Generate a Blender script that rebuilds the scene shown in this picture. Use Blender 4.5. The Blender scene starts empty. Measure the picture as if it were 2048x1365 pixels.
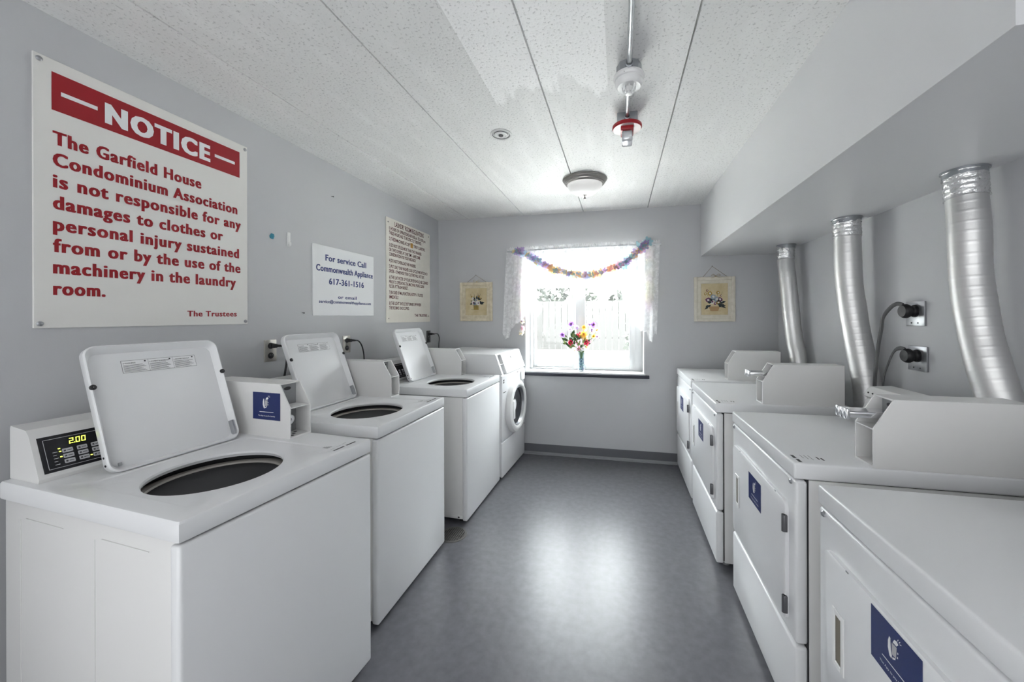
import bpy, bmesh, math, random
from mathutils import Vector, Matrix, noise

random.seed(7)
SC = bpy.context.scene
COL = SC.collection

# ------------------------------------------------------------------ camera
F_PX, CX, HY, YAW, ROLL, CAM_H = 755.83, 1071.52, 633.94, 0.2166, -0.0032, 1.38
cam_d = bpy.data.cameras.new('camera')
cam = bpy.data.objects.new('camera', cam_d); COL.objects.link(cam)
cam_d.sensor_fit = 'HORIZONTAL'; cam_d.sensor_width = 36.0
cam_d.lens = F_PX * 36.0 / 2048.0
cam_d.shift_x = (1024.0 - CX) / 2048.0
cam_d.shift_y = (HY - 682.5) / 2048.0
cam_d.clip_start = 0.02
_r = Vector((math.cos(YAW), math.sin(YAW), 0)); _u = Vector((0, 0, 1)); _f = Vector((-math.sin(YAW), math.cos(YAW), 0))
_c, _s = math.cos(ROLL), math.sin(ROLL)
_r2 = _r * _c + _u * _s; _u2 = _u * _c - _r * _s
cam.matrix_world = Matrix(((_r2.x, _u2.x, -_f.x, 0), (_r2.y, _u2.y, -_f.y, 0), (_r2.z, _u2.z, -_f.z, CAM_H), (0, 0, 0, 1)))
SC.camera = cam

# ------------------------------------------------------------------ world, sun, exposure
SC.view_settings.view_transform = 'Standard'
SC.view_settings.look = 'None'
SC.view_settings.gamma = 1.0
SC.view_settings.use_curve_mapping = False
SC.view_settings.exposure = 1.95
SKY_FRONT, SKY_BACK, SKY_HORIZON = 8.0, 0.52, 0.05
w = bpy.data.worlds.new('overcast_sky'); SC.world = w; w.use_nodes = True
nt = w.node_tree; nt.nodes.clear()
out = nt.nodes.new('ShaderNodeOutputWorld'); bg = nt.nodes.new('ShaderNodeBackground')
tc = nt.nodes.new('ShaderNodeTexCoord'); sep = nt.nodes.new('ShaderNodeSeparateXYZ'); mr = nt.nodes.new('ShaderNodeMapRange')
mr.inputs['From Min'].default_value = -0.3; mr.inputs['From Max'].default_value = 0.6
mr.inputs['To Min'].default_value = 0.0; mr.inputs['To Max'].default_value = 1.0
bg.inputs['Color'].default_value = (0.96, 0.985, 1.0, 1)
nt.links.new(tc.outputs['Generated'], sep.inputs[0]); nt.links.new(sep.outputs['Y'], mr.inputs['Value'])
mz = nt.nodes.new('ShaderNodeMapRange'); mz.inputs['From Min'].default_value = 0.02; mz.inputs['From Max'].default_value = 0.45
mz.inputs['To Min'].default_value = SKY_FRONT * SKY_HORIZON - SKY_BACK; mz.inputs['To Max'].default_value = SKY_FRONT - SKY_BACK
mm_ = nt.nodes.new('ShaderNodeMath'); mm_.operation = 'MULTIPLY_ADD'; mm_.inputs[2].default_value = SKY_BACK
nt.links.new(sep.outputs['Z'], mz.inputs['Value']); nt.links.new(mr.outputs[0], mm_.inputs[0]); nt.links.new(mz.outputs[0], mm_.inputs[1])
nt.links.new(mm_.outputs[0], bg.inputs['Strength']); nt.links.new(bg.outputs[0], out.inputs[0])
sd = bpy.data.lights.new('sun', 'SUN'); sd.energy = 24.0; sd.angle = math.radians(3); sd.color = (1, 0.985, 0.95)
sun = bpy.data.objects.new('sun', sd); COL.objects.link(sun)
sun.rotation_euler = Vector((-0.75, 0.12, -0.75)).to_track_quat('-Z', 'Y').to_euler()
def portal(name, loc, direction, sx, sy):
    d = bpy.data.lights.new(name, 'AREA'); d.shape = 'RECTANGLE'; d.size = sx; d.size_y = sy
    d.cycles.is_portal = True
    o = bpy.data.objects.new(name, d); COL.objects.link(o); o.location = loc
    o.rotation_euler = Vector(direction).to_track_quat('-Z', 'Y').to_euler()
portal('window_portal', (-0.345, 4.03, 1.42), (0, -1, 0), 1.3, 1.3)
portal('open_rear_portal', (-0.25, -1.88, 1.2), (0, 1, 0), 3.3, 2.5)  # no doorway here: room end behind the camera left open for fill light

# ------------------------------------------------------------------ room constants (metres)
XL, XR, YB, H = -1.885, 1.377, 3.727, 2.411
XS, ZS, YS = 0.739, 1.932, 0.899
Y0 = -1.8
ZW, ZD = 0.898, 0.905
WX0, WX1, WZ0, WZ1 = -0.935, 0.242, 0.832, 2.0

# ------------------------------------------------------------------ materials
def mat(name, col, rough=0.5, metal=0.0, **k):
    m = bpy.data.materials.new(name); m.use_nodes = True
    b = m.node_tree.nodes['Principled BSDF']
    b.inputs['Base Color'].default_value = (col[0], col[1], col[2], 1)
    b.inputs['Roughness'].default_value = rough; b.inputs['Metallic'].default_value = metal
    for kk, v in k.items(): b.inputs[kk.replace('_', ' ')].default_value = v
    return m
def N(m, t): return m.node_tree.nodes.new(t)
def L(m, a, b): m.node_tree.links.new(a, b)
def P(m): return m.node_tree.nodes['Principled BSDF']
def bump(m, scale, strength, dist=0.002, detail=3.0, src='noise'):
    t = N(m, 'ShaderNodeTexCoord'); n = N(m, 'ShaderNodeTexNoise' if src == 'noise' else 'ShaderNodeTexVoronoi'); b = N(m, 'ShaderNodeBump')
    n.inputs['Scale'].default_value = scale
    if src == 'noise': n.inputs['Detail'].default_value = detail
    b.inputs['Strength'].default_value = strength; b.inputs['Distance'].default_value = dist
    L(m, t.outputs['Object'], n.inputs['Vector']); L(m, n.outputs[0], b.inputs['Height']); L(m, b.outputs[0], P(m).inputs['Normal'])
    return n
def mottle(m, c1, c2, scale, lo=0.35, hi=0.65, detail=6):
    t = N(m, 'ShaderNodeTexCoord'); n = N(m, 'ShaderNodeTexNoise'); r = N(m, 'ShaderNodeValToRGB')
    n.inputs['Scale'].default_value = scale; n.inputs['Detail'].default_value = detail
    r.color_ramp.elements[0].position = lo; r.color_ramp.elements[1].position = hi
    r.color_ramp.elements[0].color = (*c1, 1); r.color_ramp.elements[1].color = (*c2, 1)
    L(m, t.outputs['Object'], n.inputs['Vector']); L(m, n.outputs[0], r.inputs[0]); L(m, r.outputs[0], P(m).inputs['Base Color'])
    return r

M = {}
M['wall'] = mat('wall_paint', (0.545, 0.552, 0.568), 0.5); bump(M['wall'], 220, 0.08)
M['soffit'] = mat('soffit_paint', (0.68, 0.685, 0.695), 0.4); bump(M['soffit'], 160, 0.06)
# textured white ceiling; band and streaks are reflected light put into the colour
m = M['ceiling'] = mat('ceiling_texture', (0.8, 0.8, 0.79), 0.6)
t = N(m, 'ShaderNodeTexCoord'); n1 = N(m, 'ShaderNodeTexNoise'); n1.inputs['Scale'].default_value = 95; n1.inputs['Detail'].default_value = 4
b = N(m, 'ShaderNodeBump'); b.inputs['Strength'].default_value = 0.55; b.inputs['Distance'].default_value = 0.004
L(m, t.outputs['Object'], n1.inputs['Vector']); L(m, n1.outputs[0], b.inputs['Height']); L(m, b.outputs[0], P(m).inputs['Normal'])
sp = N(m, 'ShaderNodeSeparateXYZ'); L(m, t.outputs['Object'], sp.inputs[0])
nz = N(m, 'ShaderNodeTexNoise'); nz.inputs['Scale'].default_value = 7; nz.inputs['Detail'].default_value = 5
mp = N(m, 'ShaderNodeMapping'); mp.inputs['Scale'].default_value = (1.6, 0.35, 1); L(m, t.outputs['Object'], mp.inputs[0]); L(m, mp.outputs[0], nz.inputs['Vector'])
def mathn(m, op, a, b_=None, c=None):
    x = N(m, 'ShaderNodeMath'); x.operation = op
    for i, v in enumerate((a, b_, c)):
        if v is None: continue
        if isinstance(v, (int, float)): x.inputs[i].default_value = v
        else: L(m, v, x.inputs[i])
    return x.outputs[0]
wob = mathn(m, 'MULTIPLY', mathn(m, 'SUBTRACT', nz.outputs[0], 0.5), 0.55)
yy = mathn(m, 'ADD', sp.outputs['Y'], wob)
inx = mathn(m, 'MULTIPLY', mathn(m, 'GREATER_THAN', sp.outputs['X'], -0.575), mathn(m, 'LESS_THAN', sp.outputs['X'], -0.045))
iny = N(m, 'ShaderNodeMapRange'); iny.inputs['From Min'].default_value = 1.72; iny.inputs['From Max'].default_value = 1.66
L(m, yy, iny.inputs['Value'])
glare_swath = mathn(m, 'MULTIPLY', inx, iny.outputs[0])
glare_streak = N(m, 'ShaderNodeMapRange'); glare_streak.inputs['From Min'].default_value = 0.5; glare_streak.inputs['From Max'].default_value = 0.72
L(m, nz.outputs[0], glare_streak.inputs['Value'])
fac = mathn(m, 'MAXIMUM', glare_swath, mathn(m, 'MULTIPLY', glare_streak.outputs[0], 0.35))
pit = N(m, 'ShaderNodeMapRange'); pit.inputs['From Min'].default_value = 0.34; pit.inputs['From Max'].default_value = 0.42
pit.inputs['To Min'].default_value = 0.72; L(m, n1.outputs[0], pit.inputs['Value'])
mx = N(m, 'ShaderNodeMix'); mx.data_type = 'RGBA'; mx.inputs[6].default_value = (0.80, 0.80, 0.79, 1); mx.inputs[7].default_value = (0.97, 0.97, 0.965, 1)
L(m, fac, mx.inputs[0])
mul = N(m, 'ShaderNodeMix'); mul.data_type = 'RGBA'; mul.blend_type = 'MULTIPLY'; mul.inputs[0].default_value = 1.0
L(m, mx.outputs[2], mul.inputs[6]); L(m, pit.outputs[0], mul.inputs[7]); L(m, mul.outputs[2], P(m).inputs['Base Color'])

m = M['floor'] = mat('grey_vinyl', (0.2, 0.21, 0.23), 0.34)
mottle(m, (0.112, 0.112, 0.126), (0.150, 0.151, 0.167), 26, 0.3, 0.7, 12); bump(m, 60, 0.05)
M['base'] = mat('baseboard_rubber', (0.095, 0.098, 0.11), 0.5)
M['base_lip'] = mat('baseboard_lip', (0.22, 0.225, 0.24), 0.5)
M['enamel'] = mat('white_enamel', (0.80, 0.805, 0.815), 0.28); bump(M['enamel'], 500, 0.02, 0.0005)
M['enamel2'] = mat('warm_white_enamel', (0.76, 0.755, 0.745), 0.35); bump(M['enamel2'], 500, 0.03, 0.0005)
M['plastic'] = mat('white_plastic', (0.82, 0.82, 0.815), 0.35)
M['basket'] = mat('basket_grey', (0.11, 0.105, 0.10), 0.4)
M['tub'] = mat('tub_plastic', (0.36, 0.34, 0.31), 0.35)
M['dark'] = mat('dark_gap', (0.02, 0.02, 0.022), 0.7)
M['black'] = mat('black_rubber', (0.018, 0.018, 0.02), 0.45)
M['panel'] = mat('display_black', (0.008, 0.008, 0.012), 0.25)
M['lcd'] = mat('led_yellow', (0.8, 0.9, 0.05), 0.4); P(M['lcd']).inputs['Emission Color'].default_value = (0.75, 0.95, 0.08, 1); P(M['lcd']).inputs['Emission Strength'].default_value = 1.1
M['key'] = mat('keypad_grey', (0.5, 0.5, 0.52), 0.5)
M['print'] = mat('dark_print', (0.05, 0.05, 0.055), 0.5)
M['navy'] = mat('navy_sticker', (0.008, 0.021, 0.125), 0.4)
M['whiteink'] = mat('white_ink', (0.85, 0.85, 0.86), 0.5)
M['steel'] = mat('brushed_steel', (0.45, 0.46, 0.48), 0.35, 0.85)
M['darksteel'] = mat('dark_steel', (0.16, 0.16, 0.17), 0.35, 0.7)
M['greymetal'] = mat('grey_metal', (0.33, 0.34, 0.35), 0.45, 0.3)
M['chrome'] = mat('chrome', (0.8, 0.8, 0.82), 0.12, 1.0)
m = M['foil'] = mat('aluminium_foil', (0.74, 0.735, 0.73), 0.42, 1.0); bump(m, 70, 0.08, 0.002)
m = M['tape'] = mat('foil_tape', (0.86, 0.86, 0.86), 0.2, 1.0); bump(m, 55, 0.9, 0.008, 5)
M['galv'] = mat('galvanised_steel', (0.36, 0.38, 0.40), 0.4, 0.7); bump(M['galv'], 60, 0.1)
M['conduit'] = mat('conduit_steel', (0.62, 0.64, 0.66), 0.3, 0.9)
M['red'] = mat('red_print', (0.32, 0.005, 0.012), 0.45)
M['redplastic'] = mat('red_plastic', (0.36, 0.012, 0.018), 0.35)
M['board'] = mat('sign_board', (0.80, 0.79, 0.76), 0.4)
M['boardw'] = mat('sign_board_white', (0.80, 0.81, 0.82), 0.4)
M['boardc'] = mat('sign_board_cream', (0.76, 0.73, 0.66), 0.4)
M['maroon'] = mat('maroon_print', (0.13, 0.022, 0.03), 0.5)
M['navyprint'] = mat('navy_print', (0.03, 0.05, 0.19), 0.5)
M['orange'] = mat('orange_tape', (0.62, 0.33, 0.08), 0.5)
M['plate'] = mat('outlet_plate_steel', (0.50, 0.48, 0.44), 0.35, 0.6)
M['cream'] = mat('cream_frame', (0.70, 0.64, 0.50), 0.5); mottle(M['cream'], (0.62, 0.55, 0.40), (0.74, 0.67, 0.52), 30)
M['cream2'] = mat('antique_white_frame', (0.70, 0.66, 0.57), 0.5); mottle(M['cream2'], (0.66, 0.62, 0.52), (0.74, 0.70, 0.61), 30)
M['canvas'] = mat('cream_canvas', (0.64, 0.54, 0.32), 0.7); mottle(M['canvas'], (0.58, 0.47, 0.26), (0.68, 0.58, 0.37), 14)
M['cord'] = mat('picture_cord', (0.30, 0.25, 0.18), 0.8)
M['bow'] = mat('raffia_bow', (0.55, 0.46, 0.30), 0.8)
M['nickel'] = mat('brushed_nickel', (0.42, 0.40, 0.38), 0.3, 0.95)
m = M['frost'] = mat('frosted_glass', (0.86, 0.86, 0.84), 0.3)
P(m).inputs['Emission Color'].default_value = (1, .98, .95, 1); P(m).inputs['Emission Strength'].default_value = 0.07
M['sprk'] = mat('sprinkler_plate', (0.72, 0.72, 0.71), 0.5)
M['cable'] = mat('grey_flat_cable', (0.07, 0.07, 0.072), 0.5)
M['winframe'] = mat('white_vinyl', (0.66, 0.665, 0.67), 0.4)
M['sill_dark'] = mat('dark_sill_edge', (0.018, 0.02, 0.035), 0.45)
M['blue'] = mat('blue_plastic', (0.05, 0.27, 0.36), 0.4)
M['grate'] = mat('drain_metal', (0.13, 0.125, 0.12), 0.45, 0.3)
M['stone'] = mat('blue_glass_stones', (0.08, 0.16, 0.3), 0.15); mottle(M['stone'], (0.05, 0.14, 0.34), (0.45, 0.66, 0.68), 60, 0.4, 0.6)
M['leaf'] = mat('leaf_green', (0.06, 0.13, 0.035), 0.6)
M['leaf2'] = mat('leaf_pale', (0.22, 0.30, 0.10), 0.6)
M['stem'] = mat('stem_green', (0.10, 0.17, 0.06), 0.6)
PET, PAS = {}, {}
for nme, c in dict(purple=(0.26, 0.10, 0.46), yellow=(0.80, 0.52, 0.07), pink=(0.72, 0.30, 0.46), teal=(0.13, 0.45, 0.52), lilac=(0.52, 0.40, 0.70),
                   paleyellow=(0.85, 0.74, 0.36), red=(0.42, 0.025, 0.07), white=(0.82, 0.80, 0.82), skyblue=(0.35, 0.55, 0.75), orangep=(0.80, 0.40, 0.12)).items():
    for store, k0, k1, pre in ((PET, .85, .06, 'petal_'), (PAS, .66, .30, 'garland_petal_')):
        cc = tuple(v * k0 + k1 for v in c) if nme != 'red' else c
        mm = bpy.data.materials.new(pre + nme); mm.use_nodes = True; mm.node_tree.nodes.clear()
        o_ = N(mm, 'ShaderNodeOutputMaterial'); mix = N(mm, 'ShaderNodeMixShader'); df = N(mm, 'ShaderNodeBsdfDiffuse'); tl = N(mm, 'ShaderNodeBsdfTranslucent')
        df.inputs['Color'].default_value = (*cc, 1); tl.inputs['Color'].default_value = (*cc, 1); mix.inputs[0].default_value = 0.5
        L(mm, df.outputs[0], mix.inputs[1]); L(mm, tl.outputs[0], mix.inputs[2]); L(mm, mix.outputs[0], o_.inputs[0])
        store[nme] = mm
# thin window glass
m = M['glass'] = bpy.data.materials.new('window_glass'); m.use_nodes = True; m.node_tree.nodes.clear()
o_ = N(m, 'ShaderNodeOutputMaterial'); mix = N(m, 'ShaderNodeMixShader'); tr = N(m, 'ShaderNodeBsdfTransparent'); gl = N(m, 'ShaderNodeBsdfGlossy')
tr.inputs['Color'].default_value = (0.95, 0.97, 0.97, 1); gl.inputs['Roughness'].default_value = 0.02; mix.inputs[0].default_value = 0.06
L(m, tr.outputs[0], mix.inputs[1]); L(m, gl.outputs[0], mix.inputs[2]); L(m, mix.outputs[0], o_.inputs[0])
m = M['vaseglass'] = bpy.data.materials.new('vase_glass'); m.use_nodes = True; m.node_tree.nodes.clear()
o_ = N(m, 'ShaderNodeOutputMaterial'); mix = N(m, 'ShaderNodeMixShader'); tr = N(m, 'ShaderNodeBsdfTransparent'); gl = N(m, 'ShaderNodeBsdfGlossy'); lw = N(m, 'ShaderNodeLayerWeight')
tr.inputs['Color'].default_value = (0.88, 0.94, 0.95, 1); gl.inputs['Roughness'].default_value = 0.05; lw.inputs['Blend'].default_value = 0.45
L(m, lw.outputs['Facing'], mix.inputs[0]); L(m, tr.outputs[0], mix.inputs[1]); L(m, gl.outputs[0], mix.inputs[2]); L(m, mix.outputs[0], o_.inputs[0])
m = M['doorglass'] = mat('dark_door_glass', (0.03, 0.033, 0.04), 0.06)
# sheer lace curtain
def sheer(name, base_op, lace):
    m = bpy.data.materials.new(name); m.use_nodes = True; m.node_tree.nodes.clear()
    o_ = N(m, 'ShaderNodeOutputMaterial'); mix = N(m, 'ShaderNodeMixShader'); tr = N(m, 'ShaderNodeBsdfTransparent')
    ad = N(m, 'ShaderNodeMixShader'); df = N(m, 'ShaderNodeBsdfDiffuse'); tl = N(m, 'ShaderNodeBsdfTranslucent')
    df.inputs['Color'].default_value = (0.9, 0.9, 0.91, 1); tl.inputs['Color'].default_value = (0.86, 0.86, 0.87, 1); ad.inputs[0].default_value = 0.22
    t = N(m, 'ShaderNodeTexCoord'); v = N(m, 'ShaderNodeTexVoronoi'); v.inputs['Scale'].default_value = 95
    n = N(m, 'ShaderNodeTexNoise'); n.inputs['Scale'].default_value = 34; n.inputs['Detail'].default_value = 4
    r = N(m, 'ShaderNodeMapRange'); r.inputs['From Min'].default_value = 0.48; r.inputs['From Max'].default_value = 0.56
    r.inputs['To Min'].default_value = base_op; r.inputs['To Max'].default_value = lace
    L(m, t.outputs['Object'], v.inputs['Vector']); L(m, t.outputs['Object'], n.inputs['Vector'])
    q = mathn(m, 'ADD', n.outputs[0], mathn(m, 'MULTIPLY', mathn(m, 'SUBTRACT', v.outputs[0], 0.4), 0.12))
    L(m, q, r.inputs['Value']); L(m, r.outputs[0], mix.inputs[0])
    L(m, df.outputs[0], ad.inputs[1]); L(m, tl.outputs[0], ad.inputs[2]); L(m, tr.outputs[0], mix.inputs[1]); L(m, ad.outputs[0], mix.inputs[2]); L(m, mix.outputs[0], o_.inputs[0])
    return m
M['sheer'] = sheer('sheer_fabric', 0.45, 0.58)
M['lace'] = sheer('sheer_lace', 0.70, 0.82)
# outdoors
M['lawn'] = mat('pale_lawn', (0.05, 0.054, 0.047), 0.9); mottle(M['lawn'], (0.040, 0.044, 0.038), (0.068, 0.069, 0.064), 0.9)
M['bounce_slab'] = mat('bounce_slab_white', (0.86, 0.86, 0.84), 0.9); mottle(M['bounce_slab'], (0.82, 0.82, 0.80), (0.88, 0.88, 0.87), 3)
M['fence'] = mat('weathered_fence', (0.14, 0.14, 0.14), 0.8)
M['bush'] = mat('bush_leaves', (0.14, 0.155, 0.135), 0.8)
M['bark'] = mat('bark', (0.20, 0.17, 0.14), 0.9)

# ------------------------------------------------------------------ helpers
def tag(o, label=None, cat=None, group=None, kind=None):
    if label: o['label'] = label
    if cat: o['category'] = cat
    if group: o['group'] = group
    if kind: o['kind'] = kind
    return o
def thing(name, label, cat, loc=(0, 0, 0), rz=0.0, group=None):
    o = bpy.data.objects.new(name, None); COL.objects.link(o); o.location = loc; o.rotation_euler = (0, 0, rz)
    o.empty_display_size = 0.05
    return tag(o, label, cat, group)
def obj(name, bm, mats, parent=None, smooth=35, label=None):
    bmesh.ops.recalc_face_normals(bm, faces=bm.faces[:]) if bm.faces else None
    me = bpy.data.meshes.new(name); bm.to_mesh(me); bm.free()
    if not isinstance(mats, (list, tuple)): mats = [mats]
    for mm in mats: me.materials.append(mm)
    if smooth:
        for p in me.polygons: p.use_smooth = True
        me.set_sharp_from_angle(angle=math.radians(smooth))
    o = bpy.data.objects.new(name, me); COL.objects.link(o)
    if parent: o.parent = parent
    if label: o['label'] = label
    return o
def struct(name, bm, mm, parent=None, smooth=35):
    o = obj(name, bm, mm, parent, smooth)
    if parent is None: o['kind'] = 'structure'
    return o
def NB(): return bmesh.new()
def box(bm, x0, x1, y0, y1, z0, z1, bev=0.0, seg=2, mi=0, M4=None):
    xs, ys, zs = sorted((x0, x1)), sorted((y0, y1)), sorted((z0, z1))
    vs = [bm.verts.new((x, y, z)) for x in xs for y in ys for z in zs]
    idx = ((0, 1, 3, 2), (4, 6, 7, 5), (0, 4, 5, 1), (2, 3, 7, 6), (0, 2, 6, 4), (1, 5, 7, 3))
    fs = [bm.faces.new([vs[i] for i in f]) for f in idx]
    for f in fs: f.material_index = mi
    if bev > 0:
        es = set(e for f in fs for e in f.edges)
        r = bmesh.ops.bevel(bm, geom=list(es), offset=bev, segments=seg, profile=0.5, affect='EDGES', clamp_overlap=True)
        for f in r['faces']: f.material_index = mi
        vs = list({v for f in r['faces'] for v in f.verts} | {v for v in vs if v.is_valid})
    if M4 is not None:
        bmesh.ops.transform(bm, matrix=M4, verts=vs)
    return vs
def prism(bm, pts, axis, a, b, mi=0):
    """extrude a 2D outline along an axis: 'y' -> pts are (x,z); 'x' -> (y,z); 'z' -> (x,y)"""
    def mk(p, t):
        return {'y': (p[0], t, p[1]), 'x': (t, p[0], p[1]), 'z': (p[0], p[1], t)}[axis]
    A = [bm.verts.new(mk(p, a)) for p in pts]; B = [bm.verts.new(mk(p, b)) for p in pts]
    n = len(pts)
    fs = [bm.faces.new(A), bm.faces.new(list(reversed(B)))]
    for i in range(n): fs.append(bm.faces.new((A[i], A[(i + 1) % n], B[(i + 1) % n], B[i])))
    for f in fs: f.material_index = mi
    return A + B
def rrect(a0, a1, b0, b1, r, n=6):
    pts = []
    for cx, cy, s in ((a1 - r, b1 - r, 0), (a0 + r, b1 - r, 90), (a0 + r, b0 + r, 180), (a1 - r, b0 + r, 270)):
        for i in range(n + 1):
            a = math.radians(s + 90 * i / n); pts.append((cx + r * math.cos(a), cy + r * math.sin(a)))
    return pts
def lathe(bm, prof, c=(0, 0, 0), axis='z', n=40, mi=0, close=False, sx=1.0, sy=1.0):
    rings = []
    for r, h_ in prof:
        ring = []
        for i in range(n):
            a = 2 * math.pi * i / n; p, q = r * math.cos(a) * sx, r * math.sin(a) * sy
            v = {'z': (p, q, h_), 'x': (h_, p, q), 'y': (p, h_, q)}[axis]
            ring.append(bm.verts.new((v[0] + c[0], v[1] + c[1], v[2] + c[2])))
        rings.append(ring)
    for A, B in zip(rings, rings[1:]):
        for i in range(n):
            f = bm.faces.new((A[i], A[(i + 1) % n], B[(i + 1) % n], B[i])); f.material_index = mi
    if close:
        for R in (rings[0], rings[-1]):
            f = bm.faces.new(R); f.material_index = mi
    return rings
def cyl(bm, c, r, h_, axis='z', n=24, mi=0, r2=None):
    return lathe(bm, [(r, 0), (r if r2 is None else r2, h_)], c, axis, n, mi, True)
def spline(pts, n=8):
    P_ = [Vector(p) for p in pts]; out_ = []
    for i in range(len(P_) - 1):
        p0 = P_[max(i - 1, 0)]; p1 = P_[i]; p2 = P_[i + 1]; p3 = P_[min(i + 2, len(P_) - 1)]
        for k in range(n):
            t = k / n
            out_.append(0.5 * ((2 * p1) + (-p0 + p2) * t + (2 * p0 - 5 * p1 + 4 * p2 - p3) * t * t + (-p0 + 3 * p1 - 3 * p2 + p3) * t ** 3))
    out_.append(P_[-1]); return out_
def tube(bm, path, r, n=10, mi=0, flat=None, side=None, cap=True):
    """r: number or function of the index; flat=(a,b) gives an elliptical section with a along 'side'"""
    rings = []; up = Vector((0, 0, 1)); prev = None
    for i, p in enumerate(path):
        d = (path[min(i + 1, len(path) - 1)] - path[max(i - 1, 0)]).normalized()
        if side is not None: s = (Vector(side) - d * d.dot(Vector(side))).normalized()
        elif prev is None:
            ref = up if abs(d.z) < 0.9 else Vector((1, 0, 0)); s = d.cross(ref).normalized()
        else: s = (prev - d * d.dot(prev)).normalized()
        prev = s; t_ = d.cross(s)
        rr = r(i) if callable(r) else r
        a, b_ = (rr, rr) if flat is None else (rr * flat[0], rr * flat[1])
        rings.append([bm.verts.new(p + s * a * math.cos(2 * math.pi * k / n) + t_ * b_ * math.sin(2 * math.pi * k / n)) for k in range(n)])
    for A, B in zip(rings, rings[1:]):
        for k in range(n):
            f = bm.faces.new((A[k], A[(k + 1) % n], B[(k + 1) % n], B[k])); f.material_index = mi
    if cap:
        for R in (rings[0], rings[-1]): bm.faces.new(R).material_index = mi
    return rings
def sphere(bm, c, r, mi=0, sc=(1, 1, 1), seg=14, rings=9):
    r_ = bmesh.ops.create_uvsphere(bm, u_segments=seg, v_segments=rings, radius=r)
    for v in r_['verts']: v.co = Vector((v.co.x * sc[0] + c[0], v.co.y * sc[1] + c[1], v.co.z * sc[2] + c[2]))
    for f in {f for v in r_['verts'] for f in v.link_faces}: f.material_index = mi
    return r_['verts']

# lettering: the built-in font turned into thin mesh. Lines are fitted to a given box and laid in the plane (origin, right, up)
def add_text(bm, s, x0, x1, zb, cap, origin, right, up, mi=0, bold=0.0, depth=0.0006, track=1.0, stem=0.0):
    cu = bpy.data.curves.new('lettering', 'FONT'); cu.body = s; cu.size = 1.0; cu.offset = bold; cu.space_character = track
    cu.fill_mode = 'FRONT'; cu.resolution_u = 3
    o = bpy.data.objects.new('lettering', cu); COL.objects.link(o)
    dg = bpy.context.evaluated_depsgraph_get(); me = bpy.data.meshes.new_from_object(o.evaluated_get(dg))
    bpy.data.objects.remove(o); bpy.data.curves.remove(cu)
    if not me.vertices: return
    xs = [v.co.x for v in me.vertices]; a, b_ = min(xs), max(xs)
    sx = (x1 - x0) / (b_ - a); sz = cap / 0.729
    R, U = Vector(right), Vector(up); Nn = R.cross(U); O = Vector(origin)
    for sh in ((0.0,) if stem == 0 else (0.0, stem * .5, stem)):
        k = (x1 - x0 - stem * cap) / (b_ - a)
        vs = [bm.verts.new(O + R * (x0 + sh * cap + (v.co.x - a) * k) + U * (zb + v.co.y * sz) + Nn * (depth + sh * .0002)) for v in me.vertices]
        for p in me.polygons:
            try: bm.faces.new([vs[i] for i in p.vertices]).material_index = mi
            except ValueError: pass
    bpy.data.meshes.remove(me)
def plane_rect(bm, origin, right, up, x0, x1, z0, z1, depth=0.0004, mi=0):
    R, U, O = Vector(right), Vector(up), Vector(origin); Nn = R.cross(U)
    f = bm.faces.new([bm.verts.new(O + R * x + U * z + Nn * depth) for x, z in ((x0, z0), (x1, z0), (x1, z1), (x0, z1))]); f.material_index = mi
def plane_poly(bm, origin, right, up, pts, depth=0.0004, mi=0):
    R, U, O = Vector(right), Vector(up), Vector(origin); Nn = R.cross(U)
    f = bm.faces.new([bm.verts.new(O + R * x + U * z + Nn * depth) for x, z in pts]); f.material_index = mi

# ------------------------------------------------------------------ room shell
TH = 0.16
bm = NB(); box(bm, XL - TH, XR + TH, Y0, YB + 0.3, -0.12, 0); struct('floor', bm, M['floor'], smooth=0)
bm = NB(); box(bm, XL - TH, XL, Y0, YB + 0.3, 0, H + 0.05); struct('wall_left', bm, M['wall'], smooth=0)
bm = NB(); box(bm, XR, XR + TH, Y0, YB + 0.3, 0, H + 0.05); struct('wall_right', bm, M['wall'], smooth=0)
bm = NB()                                    # wall with the window opening
for x0, x1, z0, z1 in ((XL, WX0, 0, H + .05), (WX1, XR, 0, H + .05), (WX0, WX1, 0, WZ0 - .005), (WX0, WX1, WZ1, H + .05)):
    box(bm, x0, x1, YB, YB + 0.29, z0, z1)
struct('wall_back', bm, M['wall'], smooth=0)
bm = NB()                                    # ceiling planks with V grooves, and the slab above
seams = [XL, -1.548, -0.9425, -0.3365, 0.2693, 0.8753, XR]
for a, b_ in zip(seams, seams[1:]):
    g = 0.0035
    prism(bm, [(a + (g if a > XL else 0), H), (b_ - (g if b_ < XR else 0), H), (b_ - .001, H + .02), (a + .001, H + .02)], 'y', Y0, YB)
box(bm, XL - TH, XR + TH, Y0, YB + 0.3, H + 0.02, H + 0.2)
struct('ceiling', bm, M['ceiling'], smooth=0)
bm = NB(); box(bm, XS, XR, YS, YB, ZS, H + 0.004); struct('trim_1', bm, M['soffit'], smooth=0)
bm = NB(); prism(bm, [(YB - 0.008, 0.0), (YB, 0.0), (YB, 0.098), (YB - 0.006, 0.098), (YB - 0.008, 0.092)], 'x', XL, XR)
prism(bm, [(YB - 0.030, 0.0), (YB - .008, 0.0), (YB - 0.008, 0.022), (YB - 0.014, 0.014), (YB - .028, .007)], 'x', XL, XR, 1)
struct('baseboard_back', bm, [M['base'], M['base_lip']])

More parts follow.
